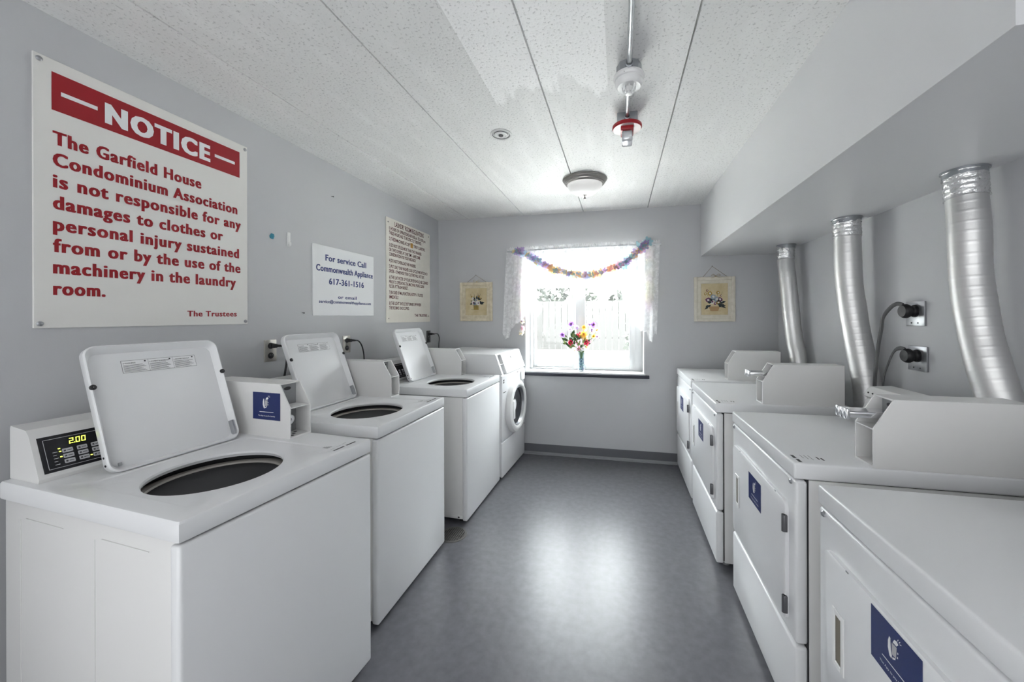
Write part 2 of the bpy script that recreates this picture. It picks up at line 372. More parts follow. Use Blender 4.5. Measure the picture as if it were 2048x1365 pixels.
# ------------------------------------------------------------------ window
win = bpy.data.objects.new('window_1', None); COL.objects.link(win); win.location = (0, 0, 0); win['kind'] = 'structure'
YG = 3.925
def ring(bm, x0, x1, z0, z1, y0, y1, wl, wr, wt, wb, bev=0.004):
    box(bm, x0, x0 + wl, y0, y1, z0, z1, bev); box(bm, x1 - wr, x1, y0, y1, z0, z1, bev)
    box(bm, x0 + wl, x1 - wr, y0, y1, z1 - wt, z1, bev); box(bm, x0 + wl, x1 - wr, y0, y1, z0, z0 + wb, bev)
bm = NB()
for a in ((WX0, WX0 + .012), (WX1 - .012, WX1)): box(bm, a[0], a[1], YB - .002, YG + .05, WZ0, WZ1)
box(bm, WX0, WX1, YB - .002, YG + .05, WZ1 - .012, WZ1)
obj('window_jamb', bm, M['winframe'], win)
bm = NB(); ring(bm, WX0 + .012, WX1 - .012, WZ0 + .004, WZ1 - .012, YG - .02, YG + .06, .03, .075, .05, .012); box(bm, WX1 - .10, WX1 - .085, YG - .03, YG, WZ0 + .004, WZ1 - .02)
obj('window_frame', bm, M['winframe'], win)
bm = NB(); ring(bm, -.893, -.437, WZ0 + .016, WZ1 - .06, YG + .012, YG + .042, .028, .036, .04, .035); sash = obj('window_sash', bm, M['winframe'], win)
bm = NB(); box(bm, -.865, -.473, YG + .025, YG + .029, WZ0 + .05, WZ1 - .1); obj('pane', bm, M['glass'], sash, 0)
bm = NB(); ring(bm, -.437, .146, WZ0 + .016, WZ1 - .06, YG - .022, YG + .010, .098, .046, .04, .04); box(bm, -.345, -.338, YG - .026, YG - .01, WZ0 + .05, WZ1 - .1)
sash = obj('window_sash', bm, M['winframe'], win)
bm = NB(); box(bm, -.340, .101, YG - .006, YG - .002, WZ0 + .055, WZ1 - .1); obj('pane', bm, M['glass'], sash, 0)
bm = NB(); box(bm, WX0, WX1, YB - .02, YG + .05, WZ0 - .016, WZ0, .003); obj('window_sill', bm, M['winframe'], win)
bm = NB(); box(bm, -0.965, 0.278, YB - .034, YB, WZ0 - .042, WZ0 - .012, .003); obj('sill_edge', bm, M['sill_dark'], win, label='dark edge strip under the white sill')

# ------------------------------------------------------------------ outside
bm = NB(); box(bm, -14, 14, 4.1, 34, 0.0, 0.06); tag(struct('yard_lawn', bm, M['lawn'], smooth=0), kind='structure')
bm = NB(); box(bm, -8, 8, 4.06, 8.9, 0.0, 0.075); tag(struct('added_bounce_slab', bm, M['bounce_slab'], smooth=0), kind='structure')  # added slab, out of view, bounces sunlight up through the window
bm = NB()
for i in range(70):
    x = -9 + i * 0.25; box(bm, x, x + .235, 15.0, 15.03, 0.05, 2.0)
f_ = thing('wooden_fence', 'long pale board fence across the yard outside the window', 'fence', (0, 15, 0.05))
bmt = NB(); bmt.free()
fo = obj('board_panel', bm, M['fence'], f_, 0); fo.location = (0, -15, -.05)
bm = NB(); box(bm, -9, 8.5, 15.03, 15.08, 0.5, 0.6); box(bm, -9, 8.5, 15.03, 15.08, 1.6, 1.7)
fo = obj('fence_rail', bm, M['fence'], f_, 0); fo.location = (0, -15, -.05)
def bush(name, x, y, r, hgt, label, seed):
    rnd = random.Random(seed); t_ = thing(name, label, 'bush' if name == 'round_bush' else 'tree', (x, y, 0.06))
    bm = NB()
    for i in range(600):
        d = Vector((rnd.gauss(0, 1), rnd.gauss(0, 1), rnd.gauss(0, 1))).normalized(); q = rnd.uniform(.6, 1.05)
        c = Vector((d.x * r * q, d.y * r * q, hgt - r * .9 + d.z * r * .9 * q)); s = r * .13
        a = Vector((rnd.gauss(0, 1), rnd.gauss(0, 1), rnd.gauss(0, 1))).normalized(); b2 = a.cross(d).normalized()
        bm.faces.new([bm.verts.new(c + v) for v in (a * s, b2 * s * .6, -a * s, -b2 * s * .6)])
    obj('foliage', bm, M['bush'], t_, 0)
    bm = NB(); cyl(bm, (0, 0, 0), max(.05, r * .09), hgt - r * .9, n=10); obj('trunk', bm, M['bark'], t_)
bush('round_bush', 0.9, 10.5, .75, 1.35, 'round bush on the lawn seen low through the right window pane', 3)
bush('yard_tree', -2.6, 18.5, 1.6, 3.3, 'leafy tree behind the fence seen through the left window pane', 4)
bush('yard_tree', 1.5, 19.5, 1.9, 3.6, 'leafy tree behind the fence seen through the right window pane', 5)

# ------------------------------------------------------------------ shared machine parts
# local frame of a machine: u runs from the front back to the wall, v along the front away from the camera, z up.  x = sg * u
def meter_case(parent, sg, u0, v0, v1, zb, length=0.45, hgt=0.215, front=0.122, du=0.055, lock=True, slide=False, sticker=False):
    X = lambda u: sg * u
    th = 0.005
    bm = NB()
    prof = [(X(u0), zb), (X(u0), zb + front), (X(u0 + du), zb + hgt), (X(u0 + length), zb + hgt), (X(u0 + length), zb)]
    prism(bm, prof, 'y', v0, v0 + th); prism(bm, prof, 'y', v1 - th, v1)
    box(bm, X(u0 + du), X(u0 + length), v0 + th, v1 - th, zb + hgt - th, zb + hgt)
    box(bm, X(u0), X(u0 + length), v0 + th, v1 - th, zb, zb + 0.006)
    box(bm, X(u0 + length - th), X(u0 + length), v0 + th, v1 - th, zb + .006, zb + hgt - th)
    c = obj('meter_case', bm, M['enamel2'], parent, 30)
    bm = NB(); box(bm, X(u0 + .001), X(u0 + .075), v0 + th, v1 - th, zb + front - .004, zb + front); obj('shelf', bm, M['enamel2'], c)
    bm = NB(); box(bm, X(u0 + .075), X(u0 + .08), v0 + th, v1 - th, zb + .006, zb + hgt - th)
    vm = (v0 + v1) / 2
    for vv, zz in ((vm + .022, zb + .105), (vm + .020, zb + .03)): cyl(bm, (X(u0 + .075), vv, zz), .005, -sg * .003, 'x', 12)
    lathe(bm, [(.0, X(u0 + .0745)), (.016, X(u0 + .0745))], (0, vm + .004, zb + .188), 'x', 20, 1, sy=.45)
    obj('face_plate', bm, [M['greymetal'], M['print']], c)
    bm = NB()
    for i in range(3): cyl(bm, (X(u0 + .018 + i * .018), vm - .022 + i * .022, zb + .0062), .007, .0004, 'z', 14)
    obj('drain_hole', bm, M['dark'], c)
    if lock:
        bm = NB(); lathe(bm, [(.012, X(u0 + .075)), (.020, X(u0 + .07)), (.020, X(u0 + .048)), (.017, X(u0 + .045)), (.006, X(u0 + .045)), (.005, X(u0 + .049)), (0.0001, X(u0 + .049))], (0, vm - .006, zb + .064), 'x', 28)
        obj('coin_lock', bm, M['chrome'], c)
    bm = NB(); box(bm, X(u0 + .068), X(u0 + .074), v0 + .012, v0 + .017, zb + .145, zb + .20, .001); box(bm, X(u0 + .066), X(u0 + .074), v0 + .010, v0 + .019, zb + .14, zb + .15, .001)
    obj('coin_slot', bm, M['chrome'], c)
    if slide:
        bm = NB(); box(bm, X(u0 - .058), X(u0 + .07), vm - .028, vm + .028, zb + .150, zb + .168, .002)
        box(bm, X(u0 - .055), X(u0 + .06), vm - .03, vm + .03, zb + .168, zb + .171)
        for vv in (-.034, -.012, .012): box(bm, X(u0 - .066), X(u0 - .054), vm + vv, vm + vv + .020, zb + .144, zb + .178, .003)
        obj('coin_slide', bm, M['chrome'], c)
    if sticker:
        # faces the camera side (-v)
        O = (0, v0, zb); R = (1, 0, 0)
        app_sticker(c, O, R, (0, 0, 1), *sticker)
    return c
def app_sticker(parent, O, R, U, x0, x1, z0, z1, text=True):
    bm = NB(); W_ = x1 - x0; Hh = z1 - z0
    plane_rect(bm, O, R, U, x0, x1, z0, z1, 0.0008, 0)
    q = lambda pts: [(x0 + a * W_, z0 + b_ * Hh) for a, b_ in pts]
    e = 0.0013
    plane_poly(bm, O, R, U, q([(.455, .50), (.535, .51), (.55, .72), (.45, .71)]), e, 2)
    for pts in ([(.405, .43), (.445, .415), (.455, .47), (.435, .57), (.425, .70), (.425, .765), (.40, .775), (.375, .68), (.372, .55)], [(.465, .425), (.525, .475), (.52, .50), (.46, .46)], [(.555, .53), (.575, .55), (.572, .58), (.552, .57)], [(.56, .61), (.58, .63), (.577, .66), (.558, .65)],
                [(.47, .735), (.545, .74), (.58, .80), (.55, .835), (.50, .81)], [(.56, .86), (.575, .90), (.585, .895), (.57, .855)], [(.60, .84), (.635, .865), (.64, .85), (.605, .83)], [(.585, .85), (.61, .895), (.62, .89), (.595, .845)]):
        plane_poly(bm, O, R, U, q(pts), e, 1)
    plane_rect(bm, O, R, U, x0 + .25 * W_, x0 + .76 * W_, z0 + .275 * Hh, z0 + .295 * Hh, e, 1)
    if text: add_text(bm, 'The App to pay for laundry', x0 + .2 * W_, x0 + .82 * W_, z0 + .125 * Hh, .045 * Hh, O, R, U, 1, 0.012, e)
    o = obj('app_sticker', bm, [M['navy'], M['whiteink'], M['key']], parent, 0, label='navy blue sticker with a white hand holding a phone')
    return o

# ------------------------------------------------------------------ top-loading washers
def top_loader(loc, rz, label, Wd=0.64, D=0.785, mv=(0.535, 0.633), display=False, sticker=None, dv=0.0, name='top_load_washer'):
    t_ = thing(name, label, 'washing machine', (loc[0], loc[1], 0), rz, 'coin operated top-loading washers on the left')
    zc = ZW - 0.052
    bm = NB(); box(bm, -0.02, -D + .01, 0.008, Wd - .008, 0.03, zc - .004, .004); box(bm, -.022, -D + .012, .012, Wd - .012, zc - .006, zc + .004, 0, 1, 1)
    # pressed creases of the side sheets
    for u0, u1 in ((.12, .31), (.48, .66)):
        for vv, s in ((.008, -1), (Wd - .008, 1)):
            box(bm, -u0, -u1, vv, vv + s * .0022, zc - .045, zc - .0435, .0006)
            box(bm, -u1 - .03, -u1 - .0285, vv, vv + s * .0016, .05, zc - .05, .0005)
    obj('cabinet', bm, [M['enamel2'], M['dark']], t_)
    bm = NB(); box(bm, 0.0, -0.035, 0.0, Wd, 0.022, zc - .0065, .010, 3); obj('front_panel', bm, M['enamel'], t_)
    bm = NB(); box(bm, -.04, -.12, -.0, .008, .035, .055, .001); box(bm, -.055, -.067, -.0015, .004, .040, .050, .001, 1, 1); obj('leg_bracket', bm, [M['enamel2'], M['dark']], t_)
    for u in (.06, D - .06):
        for v in (.06, Wd - .06):
            bm = NB(); cyl(bm, (-u, v, 0), .022, .04, n=16); obj('foot', bm, M['black'], t_)
    # deck: outer edge -> recess edge -> opening -> lip
    cu, cv, R = 0.262, 0.255 + dv, 0.172
    def rect_pt(a, u0, u1, v0, v1, r):
        dx, dy = math.cos(a), math.sin(a); k = 1e9
        for lim, d, c0 in ((u1 - cu, dx, 1), (u0 - cu, dx, -1), (v1 - cv, dy, 1), (v0 - cv, dy, -1)):
            if d * c0 > 1e-9: k = min(k, lim / d)
        x, y = cu + dx * k, cv + dy * k
        # round the corner
        for qx, qy, sx_, sy_ in ((u0 + r, v0 + r, -1, -1), (u1 - r, v0 + r, 1, -1), (u0 + r, v1 - r, -1, 1), (u1 - r, v1 - r, 1, 1)):
            if (x - qx) * sx_ > 0 and (y - qy) * sy_ > 0:
                # intersect ray with the corner circle
                ox, oy = cu - qx, cv - qy; B = ox * dx + oy * dy; Cc = ox * ox + oy * oy - r * r; k2 = -B + math.sqrt(max(B * B - Cc, 0))
                x, y = cu + dx * k2, cv + dy * k2
        return x, y
    angs = sorted(set([2 * math.pi * i / 120 for i in range(120)] +
                      [math.atan2(b_ - cv, a_ - cu) % (2 * math.pi) for a_ in (0.0, D) for b_ in (0.0, Wd)]))
    bm = NB(); rings = []
    def addring(f): rings.append([bm.verts.new(f(a)) for a in angs])
    def rr(u0, u1, v0, v1, r, z):
        def f(a):
            x, y = rect_pt(a, u0, u1, v0, v1, r); return (-x, y, z)
        return f
    def circ(r, z):
        def f(a):
            k = r
            return (-(cu + k * math.cos(a)), cv + k * math.sin(a), z)
        return f
    e = .001
    addring(rr(e, D - e, e, Wd - e, .006, zc)); addring(rr(0, D, 0, Wd, .007, zc + .003)); addring(rr(0, D, 0, Wd, .007, ZW - .008))
    addring(rr(.003, D - .003, .003, Wd - .003, .007, ZW - .002)); addring(rr(.009, D - .009, .009, Wd - .009, .008, ZW))
    addring(rr(.045, .505, .055 + dv, .515 + dv, .02, ZW)); addring(rr(.050, .50, .060 + dv, .51 + dv, .02, ZW - .003))
    addring(circ(R + .012, ZW - .004)); addring(circ(R + .003, ZW - .006)); addring(circ(R, ZW - .012)); addring(circ(R + .004, ZW - .022))
    for A, B in zip(rings, rings[1:]):
        for i in range(len(angs)):
            bm.faces.new((A[i], A[(i + 1) % len(angs)], B[(i + 1) % len(angs)], B[i]))
    deck = obj('deck', bm, M['enamel'], t_, 28)
    bm = NB(); O = (0, 0, ZW); Rr, Uu = (0, 1, 0), (-1, 0, 0)
    x0 = Wd - .155
    plane_rect(bm, O, Rr, Uu, x0, x0 + .05, .028, .036, .0005, 0); plane_rect(bm, O, Rr, Uu, x0 + .06, x0 + .105, .028, .036, .0005, 0)
    for i in range(3): plane_rect(bm, O, Rr, Uu, x0 + .005 + i * .03, x0 + .028 + i * .03, .05 + .004 * i, .0512 + .004 * i, .0005, 0)
    for i in range(4): plane_rect(bm, O, Rr, Uu, x0 + .012, x0 + .035 - .004 * i, .074 + i * .006, .077 + i * .006, .0005, 0)
    obj('deck_print', bm, M['print'], deck, 0, label='small dark printing on the front corner of the deck')
    # tub
    c = (-cu, cv, 0); z = ZW
    bm = NB(); lathe(bm, [(R + .004, z - .022), (R + .05, z - .024), (R + .05, z - .05)], c, n=64); obj('tub_gap', bm, M['dark'], t_)
    bm = NB(); lathe(bm, [(R + .05, z - .05), (R + .016, z - .040), (R + .004, z - .043), (R - .001, z - .050), (R, z - .060), (R + .008, z - .064), (R + .010, z - .088), (R - .002, z - .093), (R - .004, z - .099), (R + .008, z - .104), (R + .012, z - .142)], c, n=64); lathe(bm, [(R + .012, z - .142), (R + .018, z - .15), (R + .022, z - .42), (R - .03, z - .46), (.01, z - .47)], c, n=64, mi=1)
    obj('wash_basket', bm, [M['tub'], M['basket']], t_, 40)
    bm = NB(); lathe(bm, [(.11, z - .465), (.07, z - .43), (.045, z - .33), (.04, z - .19), (.03, z - .17), (.001, z - .165)], c, n=32)
    for k in range(4): box(bm, .03, .095, -.006, .006, z - .45, z - .33, .003, M4=Matrix.Translation(Vector(c)) @ Matrix.Rotation(k * math.pi / 2, 4, 'Z'))
    obj('agitator', bm, M['plastic'], t_)
    # lid, open and leaning back
    hu, lv0, lv1, Ln, ph = 0.51, 0.115 + dv, 0.500 + dv, 0.415, 0.36
    Lm = Matrix.Translation((-hu, 0, ZW + .004)) @ Matrix.Rotation(-ph, 4, 'Y')   # lid frame: z up along the lid, +x is the inner face
    bm = NB(); op = rrect(lv0, lv1, 0, Ln, .034, 6); ip = rrect(lv0 + .008, lv1 - .008, .008, Ln - .008, .028, 6); ip2 = rrect(lv0 + .017, lv1 - .017, .014, Ln - .024, .026, 6)
    bk = rrect(lv0 + .006, lv1 - .006, .006, Ln - .006, .03, 6)
    rows = [(bk, -.03), (op, -.022), (op, -.002), ([((a[0] + b_[0]) / 2, (a[1] + b_[1]) / 2) for a, b_ in zip(op, ip)], .001), (ip, -.002), (ip2, -.023)]
    vr = [[bm.verts.new(Lm @ Vector((xx, p[0], p[1]))) for p in pts] for pts, xx in rows]
    for A, B in zip(vr, vr[1:]):
        for i in range(len(A)): bm.faces.new((A[i], A[(i + 1) % len(A)], B[(i + 1) % len(A)], B[i]))
    bm.faces.new(vr[0]); bm.faces.new(vr[-1])
    lid = obj('lid', bm, M['enamel'], t_, 50)
    for vv in (lv0 + .006, lv1 - .006):
        bm = NB(); r_ = lathe(bm, [(.0085, 0), (.0085, .004), (.006, .006), (.001, .0065)], (0, 0, 0), 'x', 18)
        bmesh.ops.transform(bm, matrix=Lm @ Matrix.Translation((-.001, vv, Ln * .67)), verts=bm.verts[:]); obj('lid_bumper', bm, M['black'], lid)
    bm = NB()
    for vv in (lv1 - .014,):
        box(bm, -.019, .002, vv - .006, vv, .018, .075, .001, M4=Lm)
    obj('lid_hinge', bm, M['steel'], lid)
    for zz in (.055, .03):
        bm = NB(); v_ = cyl(bm, (-.012, lv0 - .001, zz), .0035, .002, 'y', 10); bmesh.ops.transform(bm, matrix=Lm, verts=[x for r2 in v_ for x in r2]); obj('screw', bm, M['dark'], lid)
    bm = NB(); box(bm, -.019, -.012, lv0 + .03, lv0 + .038, .020, .030, .001, M4=Lm); obj('catch', bm, M['steel'], lid)
    # caution label
    bm = NB(); Lx = Lm.to_3x3(); O = Lm @ Vector((-.0226, 0, 0)); Rv, Uv = Lx @ Vector((0, 1, 0)), Lx @ Vector((0, 0, 1))
    x0, x1, z0, z1 = lv0 + .095, lv1 - .075, Ln * .77, Ln * .77 + .042
    plane_rect(bm, O, Rv, Uv, x0 - .001, x1 + .001, z0 - .001, z1 + .001, .0004, 1); plane_rect(bm, O, Rv, Uv, x0, x1, z0, z1, .0008, 0)
    wd = (x1 - x0) / 3
    for k, wdt in enumerate(('WARNING', 'AVERTISSEMENT', 'ADVERTENCIA')):
        a = x0 + k * wd + .003
        if k: plane_rect(bm, O, Rv, Uv, a - .0035, a - .0028, z0, z1, .0012, 1)
        add_text(bm, wdt, a + .004, a + .004 + .0042 * len(wdt), z0 + .031, .0042, O, Rv, Uv, 1, .02, .0012)
        plane_poly(bm, O, Rv, Uv, [(a, z0 + .031), (a + .003, z0 + .031), (a + .0015, z0 + .035)], .0012, 1)
        plane_poly(bm, O, Rv, Uv, [(a + wd - .012 + .003 * math.cos(j), z0 + .037 + .003 * math.sin(j)) for j in (0, 1, 2, 3, 4, 5)], .0012, 1)
        for j in range(7): plane_rect(bm, O, Rv, Uv, a, a + (wd - .008) * (.95 - .07 * ((j * 5 + k) % 4)), z0 + .003 + j * .0037, z0 + .0042 + j * .0037, .0012, 1)
    obj('caution_label', bm, [M['whiteink'], M['print']], lid, 0)
    # control console at the back, near end
    c0, c1 = .02, .515
    bm = NB(); prof = [(-.634, ZW), (-.630, ZW + .012), (-.684, ZW + .135), (-.700, ZW + .150), (-.78, ZW + .158), (-.783, ZW + .15), (-.783, ZW)]
    prism(bm, prof, 'y', c0, c1); bmesh.ops.bevel(bm, geom=[e_ for e_ in bm.edges if len(e_.link_faces) == 2 and e_.calc_face_angle(0) > .9], offset=.006, segments=2, affect='EDGES')
    con = obj('control_console', bm, M['enamel2'], t_, 30)
    p0, p1 = Vector((-.630, 0, ZW + .012)), Vector((-.684, 0, ZW + .135)); Uv = (p1 - p0).normalized(); Rv = Vector((0, 1, 0)); O = p0
    bm = NB(); Hh = (p1 - p0).length
    plane_rect(bm, O, Rv, Uv, c0 + .012, c1 - .012, .012, Hh - .012, .001, 0)
    ex0, ex1, ez0, ez1 = c0 + .022, c1 - .022, .021, Hh - .022
    for a in ((ex0, ex1, ez0, ez0 + .0012), (ex0, ex1, ez1 - .0012, ez1), (ex0, ex0 + .0012, ez0, ez1), (ex1 - .0012, ex1, ez0, ez1)): plane_rect(bm, O, Rv, Uv, *a, .0016, 1)
    obj('display_panel', bm, [M['panel'], M['key']], con, 0, label='black control panel')
    cols = (.0555, .0865, .1175, .1485, .20, .24)
    for ci, cc in enumerate(cols):
        for rrw in range(3):
            bm = NB(); plane_poly(bm, O, Rv, Uv, rrect(c0 + cc, c0 + cc + .0225, .030 + rrw * .0165, .030 + rrw * .0165 + .0125, .002, 2), .0016, 0)
            plane_rect(bm, O, Rv, Uv, c0 + cc + .010, c0 + cc + .020, .035 + rrw * .0165, .037 + rrw * .0165, .002, 1)
            plane_rect(bm, O, Rv, Uv, c0 + cc + .003, c0 + cc + .0075, .0335 + rrw * .0165, .0385 + rrw * .0165, .002, 1)
            obj('key', bm, [M['key'], M['print']], con, 0)
    bm = NB()
    for i in range(5): plane_rect(bm, O, Rv, Uv, c0 + .036, c0 + .046 - .003 * (i % 2), .031 + i * .0095, .0325 + i * .0095, .0016, 0)
    obj('panel_print', bm, M['key'], con, 0)
    if display:
        bm = NB()
        def seg7(x, z, s, on):
            w_, h_, t2 = .55 * s, s, .11 * s; sk = .12
            segs = {'a': (0, w_, h_ - t2, h_), 'd': (0, w_, 0, t2), 'g': (0, w_, h_ / 2 - t2 / 2, h_ / 2 + t2 / 2), 'b': (w_ - t2, w_, h_ / 2 + .02 * s, h_), 'c': (w_ - t2, w_, 0, h_ / 2 - .02 * s), 'f': (0, t2, h_ / 2 + .02 * s, h_), 'e': (0, t2, 0, h_ / 2 - .02 * s)}
            for k in on:
                a0, a1, b0, b1 = segs[k]
                plane_poly(bm, O, Rv, Uv, [(x + a0 + sk * b0, z + b0), (x + a1 + sk * b0, z + b0), (x + a1 + sk * b1, z + b1), (x + a0 + sk * b1, z + b1)], .002, 0)
        zz = Hh - .047; ss = .0165
        seg7(c0 + .073, zz, ss, 'abged'); plane_rect(bm, O, Rv, Uv, c0 + .0837, c0 + .0855, zz, zz + .0022, .002, 0)
        seg7(c0 + .087, zz, ss, 'abcdef'); seg7(c0 + .0995, zz, ss, 'abcdef')
        obj('led_readout', bm, M['lcd'], con, 0, label='yellow-green digits reading 2.00')
        for x, z in ((c0 + .048, zz - .010), (c0 + .0488, .030 + .038), (c0 + .0488, .030 + .0215), (c0 + .111, .030 + .0055)):
            bm = NB(); plane_rect(bm, O, Rv, Uv, x, x + .0045, z, z + .0026, .0022, 0); obj('indicator_light', bm, M['lcd'], con, 0)
    meter_case(t_, -1, .303, mv[0], mv[1], ZW, length=.46, sticker=sticker)
    return t_
def locm(loc, rz): return Matrix.Translation((loc[0], loc[1], 0)) @ Matrix.Rotation(rz, 4, 'Z')
W1, R1 = (-1.0146, 0.6882), -0.081
W2, R2 = (-1.034, 1.470), -0.006
W3, R3 = (-0.985, 2.345), -0.022
MW1 = top_loader(W1, R1, 'nearest top-loading washer with open lid and a glowing 2.00 readout', display=True, mv=(.540, .636), sticker=(-.50, -.352, .068, .178))
MW2 = top_loader(W2, R2, 'middle top-loading washer, lid open, between the nearest one and the drain gap', mv=(.552, .638), dv=.028)
MW3 = top_loader(W3, R3, 'top-loading washer with open lid right beside the front-loading machine', mv=(.572, .658), Wd=.662, dv=.046)

# ------------------------------------------------------------------ front loader
def front_loader(loc, rz):
    t_ = thing('front_load_washer', 'white front-loading washer with round glass door beside the window', 'washing machine', (loc[0], loc[1], 0), rz)
    Wd, D, zt = .64, .68, .885
    bm = NB(); box(bm, -.012, -D, 0, Wd, .03, zt, .006); obj('cabinet', bm, M['enamel'], t_)
    bm = NB(); box(bm, 0, -.02, .003, Wd - .003, .32, zt - .006, .008, 3); fp = obj('front_panel', bm, M['enamel'], t_)
    bm = NB(); box(bm, 0, -.02, .003, Wd - .003, .022, .312, .006, 3); obj('lower_panel', bm, M['enamel'], t_)
    for u in (.05, D - .06):
        for v in (.05, Wd - .05):
            bm = NB(); cyl(bm, (-u, v, 0), .02, .035, n=14); obj('foot', bm, M['black'], t_)
    # sloped console housing on top, open coin bay at its near end
    z0, z1 = zt, 1.06
    prof = [(.004, z0 + .004), (-.055, z1 - .008), (-.066, z1), (-D, z1 + .004), (-D, z0)]
    bay0, bay1 = .03, .115
    bm = NB(); prism(bm, prof, 'y', 0, bay0); prism(bm, prof, 'y', bay1, Wd)
    prism(bm, [(-.07, z0), (-.075, z1 - .006), (-.08, z1), (-D, z1 + .004), (-D, z0)], 'y', bay0, bay1)
    prism(bm, [(-.055, z1 - .008), (-.066, z1), (-.09, z1), (-.09, z1 - .012)], 'y', bay0, bay1)
    con = obj('control_console', bm, M['enamel'], t_, 25)
    bm = NB(); box(bm, -.028, -.075, bay0, bay1, z0 + .083, z0 + .088); obj('shelf', bm, M['enamel2'], con)
    bm = NB(); prism(bm, [(-.062, z0 + .004), (-.068, z1 - .01), (-.074, z1 - .01), (-.07, z0)], 'y', bay0 + .001, bay1 - .001); obj('face_plate', bm, M['greymetal'], con)
    bm = NB(); lathe(bm, [(.016, -.064), (.018, -.05), (.014, -.045), (.0005, -.045)], (0, .07, z0 + .045), 'x', 20); obj('coin_lock', bm, M['chrome'], con)
    p0, p1 = Vector((.004, 0, z0 + .004)), Vector((-.055, 0, z1 - .008)); Uv = (p1 - p0).normalized(); Rv = Vector((0, 1, 0)); O = p0
    bm = NB(); plane_rect(bm, O, Rv, Uv, .16, .50, .03, .15, .001, 0)
    plane_rect(bm, O, Rv, Uv, .20, .24, .085, .14, .0015, 2); plane_rect(bm, O, Rv, Uv, .41, .47, .075, .125, .0015, 2)
    plane_poly(bm, O, Rv, Uv, rrect(.315, .335, .118, .136, .006, 4), .0016, 1); plane_rect(bm, O, Rv, Uv, .25, .285, .115, .124, .0015, 3)
    plane_rect(bm, O, Rv, Uv, .25, .40, .05, .052, .0015, 3)
    bmm = mat('console_overlay', (.60, .58, .57), .4); obj('display_panel', bm, [bmm, M['dark'], M['whiteink'], M['key']], con, 0)
    # round door
    cv, cz = .322, .565
    bm = NB(); lathe(bm, [(.236, .0), (.238, .02), (.230, .042), (.212, .052), (.190, .050), (.176, .040), (.170, .022), (.168, .006)], (0, cv, cz), 'x', 72)
    door = obj('door_ring', bm, M['plastic'], t_, 40)
    bm = NB(); lathe(bm, [(.170, .016), (.150, .020), (.10, .010), (.05, -.002), (.0005, -.006)], (0, cv, cz), 'x', 60); obj('door_glass', bm, M['doorglass'], door)
    bm = NB(); lathe(bm, [(.176, .0405), (.170, .0425), (.163, .030), (.160, .022)], (0, cv, cz), 'x', 60); obj('glass_rim', bm, M['steel'], door)
    bm = NB(); box(bm, .038, .054, cv - .178, cv - .128, cz - .085, cz + .075, .004); obj('door_handle', bm, M['plastic'], door)
    bm = NB(); box(bm, .0, .03, cv + .215, cv + .262, cz - .10, cz + .12, .012, 3); obj('door_hinge', bm, M['plastic'], door)
    bm = NB(); O = (0, 0, 0); Rv, Uv = (0, 1, 0), (0, 0, 1)
    plane_rect(bm, O, Rv, Uv, .028, .058, zt - .055, zt - .040, .0006); plane_rect(bm, O, Rv, Uv, .028, .058, zt - .072, zt - .058, .0006); plane_rect(bm, O, Rv, Uv, .03, .10, zt - .155, zt - .148, .0006)
    plane_rect(bm, O, Rv, Uv, .40, .44, zt - .03, zt - .022, .0006)
    obj('badge', bm, M['print'], fp, 0)
    bm = NB(); box(bm, .0, .016, .50, .60, zt - .12, zt - .03, .006); obj('soap_drawer', bm, M['plastic'], t_)
    return t_
MW4 = front_loader((-0.962, 3.040), -0.055)

